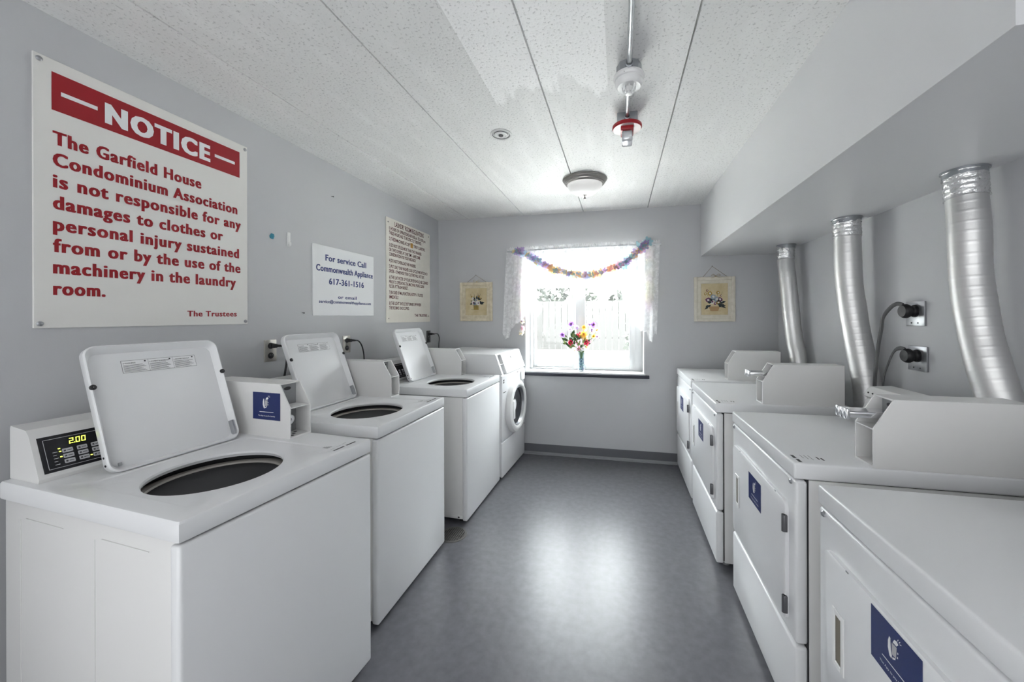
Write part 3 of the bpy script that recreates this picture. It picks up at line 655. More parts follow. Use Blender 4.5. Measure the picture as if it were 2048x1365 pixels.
# ------------------------------------------------------------------ dryers
def dryer(loc, rz, label, st=(-.405, -.262, .605, .716), Wd=0.685, D=0.66, mv=(0.004, 0.098), mu=0.218, slide=False, console=True):
    t_ = thing('coin_dryer', label, 'dryer', (loc[0], loc[1], 0), rz, 'coin operated dryers along the right wall')
    zl = .852
    bm = NB(); box(bm, .042, D, .006, Wd - .006, .03, zl - .003, .003); box(bm, .036, D - .004, .010, Wd - .010, zl - .006, zl + .002, 0, 1, 1); box(bm, .034, .044, .009, Wd - .009, .04, zl - .006, 0, 1, 1); obj('cabinet', bm, [M['enamel2'], M['dark']], t_)
    bm = NB(); box(bm, 0, .037, 0, Wd, .318, zl - .005, .010, 3); fp = obj('front_panel', bm, M['enamel'], t_)
    bm = NB(); box(bm, -.002, .037, 0, Wd, .03, .310, .010, 3); obj('lower_panel', bm, M['enamel'], t_)
    bm = NB(); box(bm, -.003, D, -.001, Wd + .001, zl, ZD, .007, 3); top = obj('top_panel', bm, M['enamel'], t_)
    for u in (.06, D - .06):
        for v in (.06, Wd - .06):
            bm = NB(); cyl(bm, (u, v, 0), .02, .035, n=14); obj('foot', bm, M['greymetal'], t_)
    for v in (.028, Wd - .028):
        bm = NB(); lathe(bm, [(.008, 0), (.008, -.003), (.005, -.006), (.0005, -.0065)], (0, v, zl - .018), 'x', 14); obj('screw', bm, M['steel'], fp)
    # door: rounded plate on the front, hinged on the near side
    bm = NB(); pts = rrect(.048, Wd - .045, .352, .757, .03, 6)
    A = [bm.verts.new((0, a, b_)) for a, b_ in pts]; B = [bm.verts.new((-.010, a, b_)) for a, b_ in pts]
    q2 = rrect(.052, Wd - .049, .356, .753, .027, 6); C2 = [bm.verts.new((-.013, a, b_)) for a, b_ in q2]
    hv0, hv1, hz0, hz1 = .535, .585, .49, .635
    n_ = len(pts)
    for i in range(n_):
        bm.faces.new((A[i], A[(i + 1) % n_], B[(i + 1) % n_], B[i])); bm.faces.new((B[i], B[(i + 1) % n_], C2[(i + 1) % n_], C2[i]))
    bm.faces.new(C2)
    door = obj('door', bm, M['enamel'], t_, 40)
    bm = NB(); 
    for a in ((hv0, hv0 + .012, hz0, hz1), (hv1 - .012, hv1, hz0, hz1), (hv0 + .012, hv1 - .012, hz0, hz0 + .014), (hv0 + .012, hv1 - .012, hz1 - .014, hz1)): box(bm, -.013, -.017, *a, .0015, 1)
    hd = obj('door_handle', bm, M['plastic'], door)
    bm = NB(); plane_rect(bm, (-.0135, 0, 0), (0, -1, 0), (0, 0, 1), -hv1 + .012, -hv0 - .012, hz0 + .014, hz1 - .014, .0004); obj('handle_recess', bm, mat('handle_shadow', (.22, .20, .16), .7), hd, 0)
    for z in (.384, .656):
        bm = NB(); box(bm, -.006, -.018, .040, .056, z, z + .057, .002); cyl(bm, (-.016, .048, z), .006, .057, n=12); obj('door_hinge', bm, M['darksteel'], door)
    bm = NB(); box(bm, -.0135, -.012, .12, .13, .757, .760); box(bm, -.0135, -.012, .52, .53, .757, .760); obj('door_catch', bm, M['greymetal'], door)
    app_sticker(door, (-.013, 0, 0), (0, -1, 0), (0, 0, 1), *st)
    bm = NB(); O = (0, 0, ZD); Rr, Uu = (0, -1, 0), (1, 0, 0)
    plane_rect(bm, O, Rr, Uu, -.075, -.045, .014, .024, .0005); plane_rect(bm, O, Rr, Uu, -.038, -.010, .016, .026, .0005)
    for i in range(3): plane_rect(bm, O, Rr, Uu, -.08, -.05 + .006 * i, .045 + i * .012, .0465 + i * .012, .0005)
    plane_rect(bm, O, Rr, Uu, -.07, -.045, .088, .093, .0005); plane_rect(bm, O, Rr, Uu, -.062, -.04, .098, .104, .0005)
    obj('top_print', bm, M['print'], top, 0, label='small dark printing on the near corner of the top')
    if console:
        c0, c1 = mv[1] + .01, Wd - .03
        bm = NB(); prism(bm, [(.525, ZD), (.560, ZD + .098), (.548, ZD + .108), (.562, ZD + .140), (.575, ZD + .150), (D - .005, ZD + .155), (D - .002, ZD + .15), (D - .002, ZD)], 'y', c0, c1)
        con = obj('control_console', bm, M['enamel2'], t_, 30)
        p0, p1 = Vector((.525, 0, ZD)), Vector((.560, 0, ZD + .098)); Uv = (p1 - p0).normalized(); Rv = Vector((0, -1, 0))
        bm = NB(); plane_rect(bm, p0, Rv, Uv, -c1 + .03, -c0 - .02, .012, .092, .0008, 0)
        plane_rect(bm, p0, Rv, Uv, -c0 - .22, -c0 - .06, .05, .085, .0014, 1)
        for i in range(9): plane_rect(bm, p0, Rv, Uv, -c0 - .22 + i * .018, -c0 - .21 + i * .018, .030, .042, .0014, 1)
        obj('display_panel', bm, [M['key'], M['whiteink']], con, 0)
        bm = NB()
        for v in (.02, .05): cyl(bm, (.5555, c1 - v, ZD + .125), .0035, -.003, 'x', 10)
        obj('screw', bm, M['dark'], con)
    meter_case(t_, 1, mu, mv[0], mv[1], ZD, length=D - mu - .04, slide=slide)
    return t_
dryer((0.550, 0.530), 0, 'nearest dryer with a bare top, cut off by the right edge', st=(-.434, -.290, .640, .752), mv=(.004, .098))
MD2 = dryer((0.554, 1.3716), 0, 'second nearest dryer, with a chrome coin slide and tall meter box', slide=True, mv=(.002, .096))
MD3 = dryer((0.5175, 2.228), 0, 'third dryer from the front, coin slide sticking out, below the middle duct', slide=True, mv=(.02, .114), mu=.236)
dryer((0.5194, 2.975), 0, 'farthest dryer, in the corner below the framed flower basket picture', mv=(.07, .164), mu=.27)

# ------------------------------------------------------------------ dryer ducts
def duct(pts, r, label, wob):
    top = Vector(pts[0])
    t_ = thing('dryer_duct', label, 'duct', (top.x, top.y, ZS - .001), 0, 'foil dryer ducts hanging from the soffit')
    path = spline([Vector(p) - Vector(t_.location) for p in pts], 90)
    even, acc = [path[0]], 0.0                    # even 3.4 mm steps along the hose
    for p0, p1 in zip(path, path[1:]):
        acc += (p1 - p0).length
        if acc >= .0034: even.append(p1); acc = 0.0
    path = even; n = len(path)
    def rad(i):
        k = i % 9
        return r * (1.0 + .012 * math.sin(i * .11 + wob)) * (1.014 if k == 0 else 1.0)
    bm = NB(); tube(bm, path, rad, 32); obj('flexible_hose', bm, M['foil'], t_, 60)
    i1 = next(i for i, p in enumerate(path) if p.z < -.105)
    bm = NB(); tp = path[1:i1 + 2:2]; tube(bm, tp, lambda i: r * (1.05 + .035 * math.sin(i * 2.3 + wob)), 28)
    for v in bm.verts: v.co += noise.noise_vector(v.co * 55 + Vector((wob, 0, 0))) * .0028
    obj('tape_band', bm, M['tape'], t_, 60)
    bm = NB(); lathe(bm, [(r * 1.0, 0), (r * 1.16, 0), (r * 1.16, -.006), (r * 1.06, -.007), (r * 1.06, -.03), (r * .98, -.03)], (0, 0, 0), 'z', 32); obj('duct_collar', bm, M['galv'], t_)
duct([(1.283, 1.752, 1.93), (1.285, 1.748, 1.84), (1.285, 1.738, 1.72), (1.285, 1.728, 1.513), (1.288, 1.700, 1.327), (1.290, 1.668, 1.20), (1.296, 1.632, 1.07), (1.298, 1.60, .92), (1.298, 1.59, .6)], .0575, 'nearest and widest foil dryer duct, rising behind the second nearest dryer', 1)
duct([(1.261, 2.468, 1.93), (1.263, 2.468, 1.84), (1.266, 2.462, 1.60), (1.278, 2.445, 1.40), (1.290, 2.415, 1.22), (1.298, 2.385, 1.08), (1.300, 2.35, .92), (1.30, 2.33, .6)], .062, 'middle foil dryer duct with a foil-taped top, left of the black plugs', 2)
duct([(1.270, 3.283, 1.93), (1.268, 3.29, 1.82), (1.272, 3.262, 1.66), (1.282, 3.232, 1.40), (1.294, 3.208, 1.20), (1.302, 3.16, 1.02), (1.304, 3.13, .6)], .056, 'farthest foil dryer duct, in the corner by the framed picture', 3)

# ------------------------------------------------------------------ wall signs (left wall)
LW_R, LW_U = (0, 1, 0), (0, 0, 1)
def sign(name, label, y0, y1, z0, z1, mb, thick=.006):
    t_ = thing(name, label, 'sign', (XL, (y0 + y1) / 2, z0))
    bm = NB(); box(bm, 0, thick, y0 - t_.location.y, y1 - t_.location.y, 0, z1 - z0, .001, 1); obj('sign_board', bm, mb, t_)
    return t_, (thick, -t_.location.y, -z0)
t_, O = sign('notice_sign', 'large NOTICE sign in red lettering above the nearest washer', .858, 1.592, 1.347, 2.262, M['board'])
bm = NB(); plane_rect(bm, O, LW_R, LW_U, .900, 1.551, 2.090, 2.220, .0006); obj('banner', bm, M['red'], t_, 0)
bm = NB(); add_text(bm, 'NOTICE', 1.036, 1.410, 2.116, .075, O, LW_R, LW_U, 0, .03, .0012, 1.22, .10); obj('text_line', bm, M['whiteink'], t_, 0)
for a, b_ in ((.922, 1.016), (1.430, 1.526)):
    bm = NB(); plane_rect(bm, O, LW_R, LW_U, a, b_, 2.147, 2.161, .0012); obj('banner_dash', bm, M['whiteink'], t_, 0)
bm = NB()
for i, (s_, y1) in enumerate((('The Garfield House', 1.371), ('Condominium Association', 1.539), ('is not responsible for any', 1.557), ('damages to clothes or', 1.468), ('personal injury sustained', 1.547), ('from or by the use of the', 1.554), ('machinery in the laundry', 1.531), ('room.', 1.037))):
    bm = NB(); add_text(bm, s_, .902, y1, 1.975 - i * .0735, .0475, O, LW_R, LW_U, 0, .016, .0008, 1.16, .085); obj('text_line', bm, M['red'], t_, 0)
bm = NB(); add_text(bm, 'The Trustees', 1.311, 1.534, 1.387, .026, O, LW_R, LW_U, 0, .014, .0008, 1.12, .075); obj('text_line', bm, M['red'], t_, 0)
for y, z in ((.872, 2.245), (1.580, 2.245), (.872, 1.362), (1.580, 1.362)):
    bm = NB(); lathe(bm, [(.0085, 0), (.0085, .002), (.005, .005), (.0005, .0055)], (.006, y + O[1], z + O[2]), 'x', 14); obj('screw', bm, M['steel'], t_)
t_, O = sign('service_sign', 'white service call sign with navy lettering and phone number', 2.020, 2.624, 1.392, 1.851, M['boardw'])
bm = NB()
for s_, a, b_, zb, cap in (('For service Call', 2.1235, 2.533, 1.754, .042), ('Commonwealth Appliance', 2.045, 2.612, 1.682, .042), ('617-361-1516', 2.154, 2.506, 1.601, .042), ('or email', 2.236, 2.424, 1.508, .024), ('service@commonwealthappliance.com', 2.068, 2.588, 1.475, .021)):
    bm = NB(); add_text(bm, s_, a, b_, zb, cap, O, LW_R, LW_U, 0, .014, .0008, 1.06, .07); obj('text_line', bm, M['navyprint'], t_, 0)
t_, O = sign('regulations_sign', 'tall cream LAUNDRY ROOM REGULATIONS sign with small maroon lettering', 2.790, 3.528, 1.334, 2.217, M['boardc'])
bm = NB(); c9 = .0285
for s_, b_, zb in (('1) HOURS OF OPERATIONS ARE 8:00 a.m. TO 10:00 p.m.', 3.440, 2.117), ('THESE HOURS ARE TO BE STRICTLY OBSERVED.', 3.359, 2.079), ('2) THESE MACHINES ACCEPT        THREE QUARTERS.', 3.428, 2.030),
                   ('3) DO NOT UTILIZE MORE THAN TWO WASHERS', 3.356, 1.978), ('OR TWO DRYERS AT ONE TIME - HAVE SOME', 3.334, 1.937), ('CONSIDERATION FOR YOUR NEIGHBOR.', 3.2535, 1.899), ('4) DO NOT OVERLOAD THE WASHERS.', 3.2535, 1.846),
                   ('5) PUT ONLY ONE WASHER LOAD OF CLOTHES INTO EACH', 3.472, 1.797), ('DRYER - OTHERWISE YOUR CLOTHES WILL NOT DRY.', 3.414, 1.757), ('6) THE LINT FILTER OF YOUR DRYER SHOULD BE CLEANED', 3.484, 1.705), ('PRIOR TO OPERATING THE MACHINE, PLEASE CLEAN', 3.407, 1.666), ('FILTER AT TRASH BASKET.', 3.119, 1.629),
                   ('7) IN CASE OF MALFUNCTION, NOTIFY A TRUSTEE', 3.381, 1.577), ('IMMEDIATELY.', 2.966, 1.538), ('8) THE LIGHT SHOULD BE TURNED OFF WHEN', 3.346, 1.485), ('THE ROOM IS UNOCCUPIED.', 3.138, 1.446)):
    bm = NB(); add_text(bm, s_, 2.828, b_, zb, c9, O, LW_R, LW_U, 0, .018, .0008); obj('text_line', bm, M['maroon'], t_, 0)
for s_, a, b_, zb, cap in (('LAUNDRY ROOM REGULATIONS', 2.909, 3.402, 2.160, .042), ('THE TRUSTEES.', 3.230, 3.472, 1.384, .026)):
    bm = NB(); add_text(bm, s_, a, b_, zb, cap, O, LW_R, LW_U, 0, .018, .0008); obj('text_line', bm, M['maroon'], t_, 0)
bm = NB(); plane_rect(bm, O, LW_R, LW_U, 3.161, 3.204, 2.022, 2.066, .001); obj('tape_patch', bm, M['orange'], t_, 0, label='orange tape patch over one word')
for y, z in ((2.815, 2.178), (3.500, 2.19), (2.82, 1.37), (3.50, 1.39)):
    bm = NB(); lathe(bm, [(.005, 0), (.005, .0015), (.0005, .003)], (.006, y + O[1], z + O[2]), 'x', 10); obj('screw', bm, M['print'], t_)
# hooks and nails
bm = NB(); prism(bm, [(-.014, .0), (-.004, .016), (.010, .014), (.013, .002), (.006, -.014), (-.010, -.012)], 'x', 0, .006); sphere(bm, (.007, .002, 0), .006)
o = obj('wall_hook', bm, M['blue']); o.location = (XL, 1.737, 1.832); tag(o, 'small blue adhesive hook on the left wall right of the NOTICE sign', 'hook')
t_ = thing('wall_hook', 'small white adhesive strip hook left of the service sign', 'hook', (XL, 1.846, 1.838))
bm = NB(); box(bm, 0, .005, -.011, .011, -.042, .040, .003); obj('base_strip', bm, M['plastic'], t_)
bm = NB(); box(bm, .005, .014, -.008, .008, -.040, -.030, .003); box(bm, .011, .014, -.008, .008, -.036, -.018, .002); obj('hook', bm, M['plastic'], t_)
for (y, z), lb in (((2.187, 2.194), 'bent nail high on the left wall above the service sign'), ((1.942, 1.409), 'small dark nail low at the left edge of the service sign')):
    bm = NB(); tube(bm, [Vector((0, 0, 0)), Vector((.008, 0, -.001)), Vector((.012, .002, -.0015))], .002, 8); cyl(bm, (.011, .002, -.0015), .0045, .003, 'x', 10)
    o = obj('nail', bm, M['print']); o.location = (XL, y, z); tag(o, lb, 'nail')

# ------------------------------------------------------------------ outlets and cords
def duplex(y, z, label, mp, sgn=1, X=XL):
    t_ = thing('power_outlet', label, 'outlet', (X, y, z), 0, 'duplex outlets on the left wall')
    bm = NB(); box(bm, 0, .006, -.037, .037, -.060, .060, .002); obj('outlet_plate', bm, mp, t_)
    for zz in (.027, -.027):
        bm = NB(); lathe(bm, [(.017, .006), (.017, .0085), (.0155, .0092), (.0005, .0092)], (0, 0, zz), 'x', 24); rc = obj('receptacle', bm, M['black'], t_)
        bm = NB()
        for yy_ in (-.007, .005): box(bm, .009, .0098, yy_, yy_ + .002, zz, zz + .009)
        obj('slot', bm, M['greymetal'], rc)
    bm = NB(); cyl(bm, (.006, 0, 0), .003, .001, 'x', 10); obj('screw', bm, M['steel'], t_)
def attach(o, machine, base):
    o.parent = machine; o.matrix_basis = (Matrix.Translation(machine.location) @ machine.rotation_euler.to_matrix().to_4x4()).inverted() @ Matrix.Translation(base)
def plugcord(base, pts, machine, r=.0042):
    bm = NB(); tube(bm, spline([Vector((.044, .022, -.002))] + [Vector(p) for p in pts], 8), r, 10); t_ = obj('power_cord', bm, M['black']); attach(t_, machine, base)
    bm = NB(); box(bm, .0, .012, -.014, .014, -.013, .013, .004, 2); box(bm, .012, .034, -.011, .011, -.011, .011, .004, 2)
    tube(bm, [Vector((.030, 0, 0)), Vector((.040, .010, 0)), Vector((.045, .026, -.002))], lambda i: .009 - .0017 * i, 12); obj('plug', bm, M['black'], t_)
duplex(1.148, 1.205, 'steel outlet plate peeking above the open lid of the nearest washer', M['plate'])
duplex(1.724, 1.197, 'steel outlet plate on the wall left of the middle washer lid', M['plate'])
plugcord((XL + .009, 1.724, 1.224), [(.046, .050, -.012), (.043, .062, -.045), (.040, .058, -.11), (.03, .045, -.24), (.01, .04, -.50)], MW2, .0055)
duplex(2.323, 1.190, 'steel outlet plate on the wall right of the middle washer lid', M['plate'])
plugcord((XL + .009, 2.323, 1.217), [(.045, .055, -.006), (.045, .085, -.03), (.045, .108, -.075), (.043, .122, -.145), (.04, .125, -.30)], MW3, .0045)
M['plated'] = mat('dark_outlet_plate', (.045, .045, .045), .5)
duplex(3.500, 1.183, 'dark outlet plate by the corner above the front-loading washer', M['plated'])
plugcord((XL + .009, 3.500, 1.210), [(.045, .07, .0), (.045, .11, -.012), (.045, .135, -.05), (.043, .13, -.11), (.04, .13, -.25)], MW4, .004)
def range_outlet(y, z, label):
    t_ = thing('dryer_outlet', label, 'outlet', (XR, y, z), 0, 'square dryer outlets on the right wall')
    bm = NB(); box(bm, -.008, 0, -.058, .058, -.058, .058, .002); obj('outlet_plate', bm, M['steel'], t_)
    bm = NB(); lathe(bm, [(.030, -.008), (.030, -.011), (.001, -.011)], (0, .0, .012), 'x', 28); obj('receptacle', bm, M['black'], t_)
    for yy_ in (-.02, .02):
        bm = NB(); cyl(bm, (-.008, yy_, -.044), .0035, -.0015, 'x', 10); obj('screw', bm, M['dark'], t_)
def dryer_cord(base, pts, machine, side):
    bm = NB(); tube(bm, spline([Vector(p) for p in pts], 9), .010, 12, flat=(.34, 1.0), side=side); t_ = obj('power_cord', bm, M['cable']); attach(t_, machine, base)
    bm = NB(); lathe(bm, [(.001, 0), (.025, 0), (.026, -.008), (.020, -.014), (.020, -.020), (.031, -.024), (.034, -.030), (.033, -.042), (.027, -.050), (.001, -.052)], (0, 0, 0), 'x', 28, sy=1.0)
    obj('plug', bm, M['black'], t_)
range_outlet(2.135, 1.389, 'upper square outlet plate on the right wall with a black plug')
range_outlet(2.122, 1.178, 'lower square outlet plate on the right wall with a black plug')
dryer_cord((XR - .011, 2.135, 1.401), [(-.036, .012, .030), (-.038, .05, .036), (-.044, .085, .018), (-.055, .120, -.03), (-.06, .125, -.09), (-.078, .120, -.19), (-.105, .095, -.33), (-.115, .085, -.5)], MD3, (1, .35, 0))
dryer_cord((XR - .011, 2.122, 1.190), [(-.036, .012, .028), (-.038, .045, .032), (-.044, .075, .012), (-.060, .088, -.05), (-.085, .080, -.13), (-.115, .045, -.28)], MD2, (1, -.3, 0))

# ------------------------------------------------------------------ pictures on the window wall
def blob(bm, O, cx, cz, r, mi, d, n=9, jag=.25, rnd=random):
    plane_poly(bm, O, (1, 0, 0), (0, 0, 1), [(cx + r * (1 + rnd.uniform(-jag, jag)) * math.cos(2 * math.pi * k / n), cz + r * (1 + rnd.uniform(-jag, jag)) * math.sin(2 * math.pi * k / n)) for k in range(n)], d, mi)
def leafp(bm, O, cx, cz, ang, ln, wd, mi, d):
    c, s = math.cos(ang), math.sin(ang)
    plane_poly(bm, O, (1, 0, 0), (0, 0, 1), [(cx + c * u - s * v, cz + s * u + c * v) for u, v in ((0, 0), (ln * .4, -wd), (ln, 0), (ln * .45, wd))], d, mi)
def picture(x0, x1, z0, z1, nail, label, fm, kind):
    xc = (x0 + x1) / 2; t_ = thing('framed_picture', label, 'picture', (xc, YB, z0), 0, None)
    w_, h_ = (x1 - x0) / 2, z1 - z0
    bm = NB(); fw = .030
    for a in ((-w_, -w_ + fw, 0, h_), (w_ - fw, w_, 0, h_), (-w_ + fw, w_ - fw, 0, fw), (-w_ + fw, w_ - fw, h_ - fw, h_)): box(bm, a[0], a[1], -.022, -.002, a[2], a[3], .004, 2)
    box(bm, -w_ + fw, w_ - fw, -.012, -.003, fw, h_ - fw)
    fo = obj('frame', bm, fm, t_)
    bm = NB(); iw = .062
    for a in ((-w_ + iw - .006, -w_ + iw, iw - .006, h_ - iw + .006), (w_ - iw, w_ - iw + .006, iw - .006, h_ - iw + .006), (-w_ + iw, w_ - iw, iw - .006, iw), (-w_ + iw, w_ - iw, h_ - iw, h_ - iw + .006)): box(bm, a[0], a[1], -.017, -.011, a[2], a[3], .0015, 1)
    obj('inner_molding', bm, fm, fo)
    bm = NB(); box(bm, -w_ + iw, w_ - iw, -.0135, -.011, iw, h_ - iw); cv_ = obj('canvas', bm, M['canvas'], t_, 0)
    bm = NB(); O = (0, -.0135, 0); rnd = random.Random(11 if kind else 12); d = .0004
    mats = [mat('paint_dark_leaf', (.025, .035, .04), .7), mat('paint_cream', (.72, .70, .66), .7), mat('paint_plum', (.16, .05, .12), .7), mat('paint_ochre', (.42, .27, .06), .7), mat('paint_terracotta', (.46, .29, .14), .7), mat('paint_greyblue', (.30, .36, .43), .7), mat('paint_stem', (.20, .19, .07), .7), mat('paint_brown', (.28, .13, .07), .7)]
    cz = h_ * .50
    if kind:
        plane_poly(bm, O, (1, 0, 0), (0, 0, 1), [(-.045, .125), (-.034, .098), (.030, .098), (.042, .125), (.046, .138), (-.050, .138)], d, 4)
        plane_rect(bm, O, (1, 0, 0), (0, 0, 1), -.07, .055, .096, .098, d, 7)
        for i in range(26):
            a = rnd.uniform(-.7, math.pi + .7); q = rnd.uniform(.02, .06); leafp(bm, O, q * math.cos(a), .165 + q * .6 * math.sin(a), a if abs(a - 1.57) > .6 else a + 1, rnd.uniform(.035, .055), .010, 0, d * (2 + i * .1))
        for cx_, cz_, r_, mi in ((-.055, .195, .022, 2), (-.012, .226, .024, 5), (.020, .20, .024, 5), (.045, .20, .020, 2), (.030, .172, .018, 3), (-.04, .255, .020, 3), (.03, .262, .015, 3), (-.062, .285, .010, 7), (.055, .235, .010, 7), (-.078, .252, .012, 3), (-.02, .18, .02, 1), (.06, .18, .012, 0), (.005, .165, .012, 2)):
            blob(bm, O, cx_, cz_, r_, mi, d * 4, rnd=rnd); blob(bm, O, cx_ + .002, cz_ + .002, r_ * .45, 1 if mi != 1 else 2, d * 5, rnd=rnd)
        for s_ in (-.05, -.02, .02, .05): leafp(bm, O, s_, .215, 1.57 + s_ * -6, .07, .0015, 6, d * 3)
    else:
        for x_, dx in ((-.03, -.01), (-.015, -.004), (.0, .0), (.012, .003), (.028, .008)): leafp(bm, O, x_ * .7, .12, 1.57 - dx * 9, .09, .003, 6, d * 2)
        plane_rect(bm, O, (1, 0, 0), (0, 0, 1), -.055, .03, .118, .121, d, 6); plane_poly(bm, O, (1, 0, 0), (0, 0, 1), [(-.026, .12), (.028, .12), (.026, .165), (-.028, .165)], d, 3)
        for i in range(18):
            a = rnd.uniform(-.4, math.pi + .4); q = rnd.uniform(.015, .05); leafp(bm, O, q * math.cos(a), .195 + q * .8 * math.sin(a), a, rnd.uniform(.03, .045), .009, 0, d * (2 + i * .1))
        for cx_, cz_, r_, mi in ((-.030, .195, .022, 1), (.022, .190, .024, 1), (-.012, .182, .016, 5), (-.035, .235, .014, 1), (.0, .22, .012, 5), (-.05, .255, .008, 3), (.03, .255, .009, 3), (.05, .235, .008, 3)):
            blob(bm, O, cx_, cz_, r_, mi, d * 4, rnd=rnd); blob(bm, O, cx_ + .003, cz_ - .002, r_ * .3, 2, d * 5, rnd=rnd)
        for x_, an in ((-.05, 2.1), (-.02, 1.75), (.01, 1.4), (.035, 1.1), (.02, 1.25)): leafp(bm, O, x_ * .6, .225, an, .075, .003, 6 if x_ < 0 else 0, d * 3)
    obj('painted_flowers', bm, mats, cv_, 0)
    nx, nz = nail[0] - xc, nail[1] - z0
    bm = NB(); tube(bm, [Vector((-w_ * .55, -.012, h_)), Vector((nx, -.006, nz)), Vector((w_ * .62, -.012, h_))], .0018, 8); obj('hanging_cord', bm, M['cord'], t_)
    bm = NB(); cyl(bm, (nx, -.001, nz + .002), .003, -.010, 'y', 10); obj('nail', bm, M['print'], t_)
    bm = NB(); bx = .01
    for s_ in (-1, 1):
        tube(bm, spline([Vector((bx, -.02, h_ + .004)), Vector((bx + s_ * .022, -.026, h_ + .022)), Vector((bx + s_ * .038, -.024, h_ + .010)), Vector((bx, -.022, h_ + .002))], 6), .0035, 6, flat=(1, .4))
        tube(bm, spline([Vector((bx, -.022, h_ + .003)), Vector((bx + s_ * .02, -.027, h_ - .008)), Vector((bx + s_ * .038, -.025, h_ - .012))], 5), .003, 6, flat=(1, .4))
    sphere(bm, (bx, -.024, h_ + .004), .006); obj('bow', bm, M['bow'], t_)
picture(-1.632, -1.275, 1.336, 1.741, (-1.459, 1.816), 'cream framed painting of white flowers, hung left of the window', M['cream'], False)
picture(.676, 1.025, 1.331, 1.740, (.834, 1.836), 'cream framed painting of a flower basket, hung right of the window', M['cream2'], True)

# ------------------------------------------------------------------ curtains, rod, garland
t_ = thing('curtain_rod', 'thin white curtain rod above the window', 'curtain rod', (-.36, YB, 2.045))
bm = NB(); tube(bm, [Vector((-.74, -.075, -.010)), Vector((0, -.075, 0)), Vector((.74, -.075, .004))], .008, 12); obj('rod', bm, M['conduit'], t_)
for s_, zz in ((-.735, -.010), (.735, .004)):
    bm = NB(); box(bm, s_ - .008, s_ + .008, -.08, 0, zz - .008, zz + .008, .003); obj('bracket', bm, M['winframe'], t_)
def interp(tab, x):
    for (a, b_), (c, d) in zip(tab, tab[1:]):
        if x <= c: return b_ + (d - b_) * max(0.0, (x - a)) / (c - a)
    return tab[-1][1]
def drape(name, label, x0, x1, bottom, ztop, nx, nz, y, amp, freq, flare, mm, seed, ruffle=True):
    rnd = random.Random(seed); bm = NB(); V = []
    z_hdr = .030
    for i in range(nx + 1):
        s = i / nx; xb = x0 + (x1 - x0) * s; row = []
        zt = interp(ztop, xb); zb = interp(bottom, xb)
        for j in range(nz + 1):
            k = j / nz; zz = (zt + z_hdr) * (1 - k) + zb * k
            am = amp * (.35 + .65 * min(1, k * 3)) * (1.6 if k < .03 else 1)
            yv = y - am * (math.sin(freq * xb + 1.3 * math.sin(3 * xb) + seed) + .35 * math.sin(freq * 2.3 * xb + 2 * k + seed))
            xv = xb + flare(s) * k
            wig = .006 * math.sin(xb * 160 + seed) * k ** 6
            if j == 0: wig += .008 * math.sin(xb * 300) + rnd.uniform(-.004, .004)
            row.append(bm.verts.new((xv, yv, zz + wig)))
        V.append(row)
    for A, B in zip(V, V[1:]):
        for j in range(nz): bm.faces.new((A[j], B[j], B[j + 1], A[j + 1]))
    cxm = Vector(((x0 + x1) / 2, y, interp(ztop, (x0 + x1) / 2)))
    bmesh.ops.translate(bm, verts=bm.verts[:], vec=-cxm)
    o = obj(name, bm, mm, None, 180); o.location = cxm
    return tag(o, label, 'curtain')
ztop = [(-1.2, 2.044), (.4, 2.052)]
drape('sheer_curtain', 'sheer white lace curtain tail hanging at the left of the window', -1.098, -.80, [(-1.098, 1.205), (-1.075, 1.16), (-1.045, 1.165), (-1.03, 1.235), (-.985, 1.30), (-.93, 1.345), (-.874, 1.41), (-.82, 1.53), (-.80, 1.64)], ztop, 60, 46, YB - .077, .014, 62, lambda s: -.045 * (1 - s), M['lace'], 1)
drape('sheer_curtain', 'sheer white lace curtain tail hanging at the right of the window', .02, .372, [(.02, 1.63), (.06, 1.42), (.08, 1.385), (.16, 1.30), (.22, 1.245), (.27, 1.235), (.30, 1.15), (.325, 1.14), (.34, 1.21), (.372, 1.22)], ztop, 60, 46, YB - .077, .014, 60, lambda s: -.03 * s, M['lace'], 2)
drape('sheer_valance', 'short sheer white valance gathered on the rod across the window top', -.82, .04, [(-.82, 1.655), (.04, 1.66)], ztop, 150, 24, YB - .079, .010, 95, lambda s: 0, M['sheer'], 3)

def flower(bm, c, r, mi, face, rnd, n=6, layers=2):
    fz = Vector(face).normalized(); a = fz.orthogonal().normalized(); b_ = fz.cross(a)
    for l in range(layers):
        off = rnd.uniform(0, 6.28)
        for k in range(n):
            th = off + 2 * math.pi * k / n; d = a * math.cos(th) + b_ * math.sin(th); t2 = fz.cross(d)
            q = r * rnd.uniform(.8, 1.15) * (1 - .3 * l); lift = fz * r * rnd.uniform(.1, .5) * (1 + l)
            p = [c, c + d * q * .5 + t2 * q * .34 + lift * .4, c + d * q + t2 * q * .16 + lift, c + d * q - t2 * q * .16 + lift, c + d * q * .5 - t2 * q * .34 + lift * .4]
            bm.faces.new([bm.verts.new(v) for v in p]).material_index = mi
g = [(-.968, 2.018), (-.885, 1.992), (-.803, 1.949), (-.733, 1.901), (-.646, 1.852), (-.549, 1.816), (-.447, 1.790), (-.364, 1.771), (-.270, 1.774), (-.171, 1.788), (-.063, 1.829), (.023, 1.859), (.097, 1.911), (.170, 1.973), (.243, 2.034)]
hl = [(-.992, 2.034), (-1.017, 1.952), (-.975, 1.856), (-1.01, 1.751), (-.987, 1.667), (-.963, 1.548), (-.950, 1.383), (-.952, 1.218)]
hr = [(.26, 2.05), (.281, 1.983), (.275, 1.885), (.275, 1.775), (.269, 1.643), (.277, 1.555), (.269, 1.478)]
t_ = thing('flower_garland', 'colourful fabric flower garland draped over the curtain rod and window', 'garland', (-.364, YB - .125, 1.771))
off = Vector(t_.location)
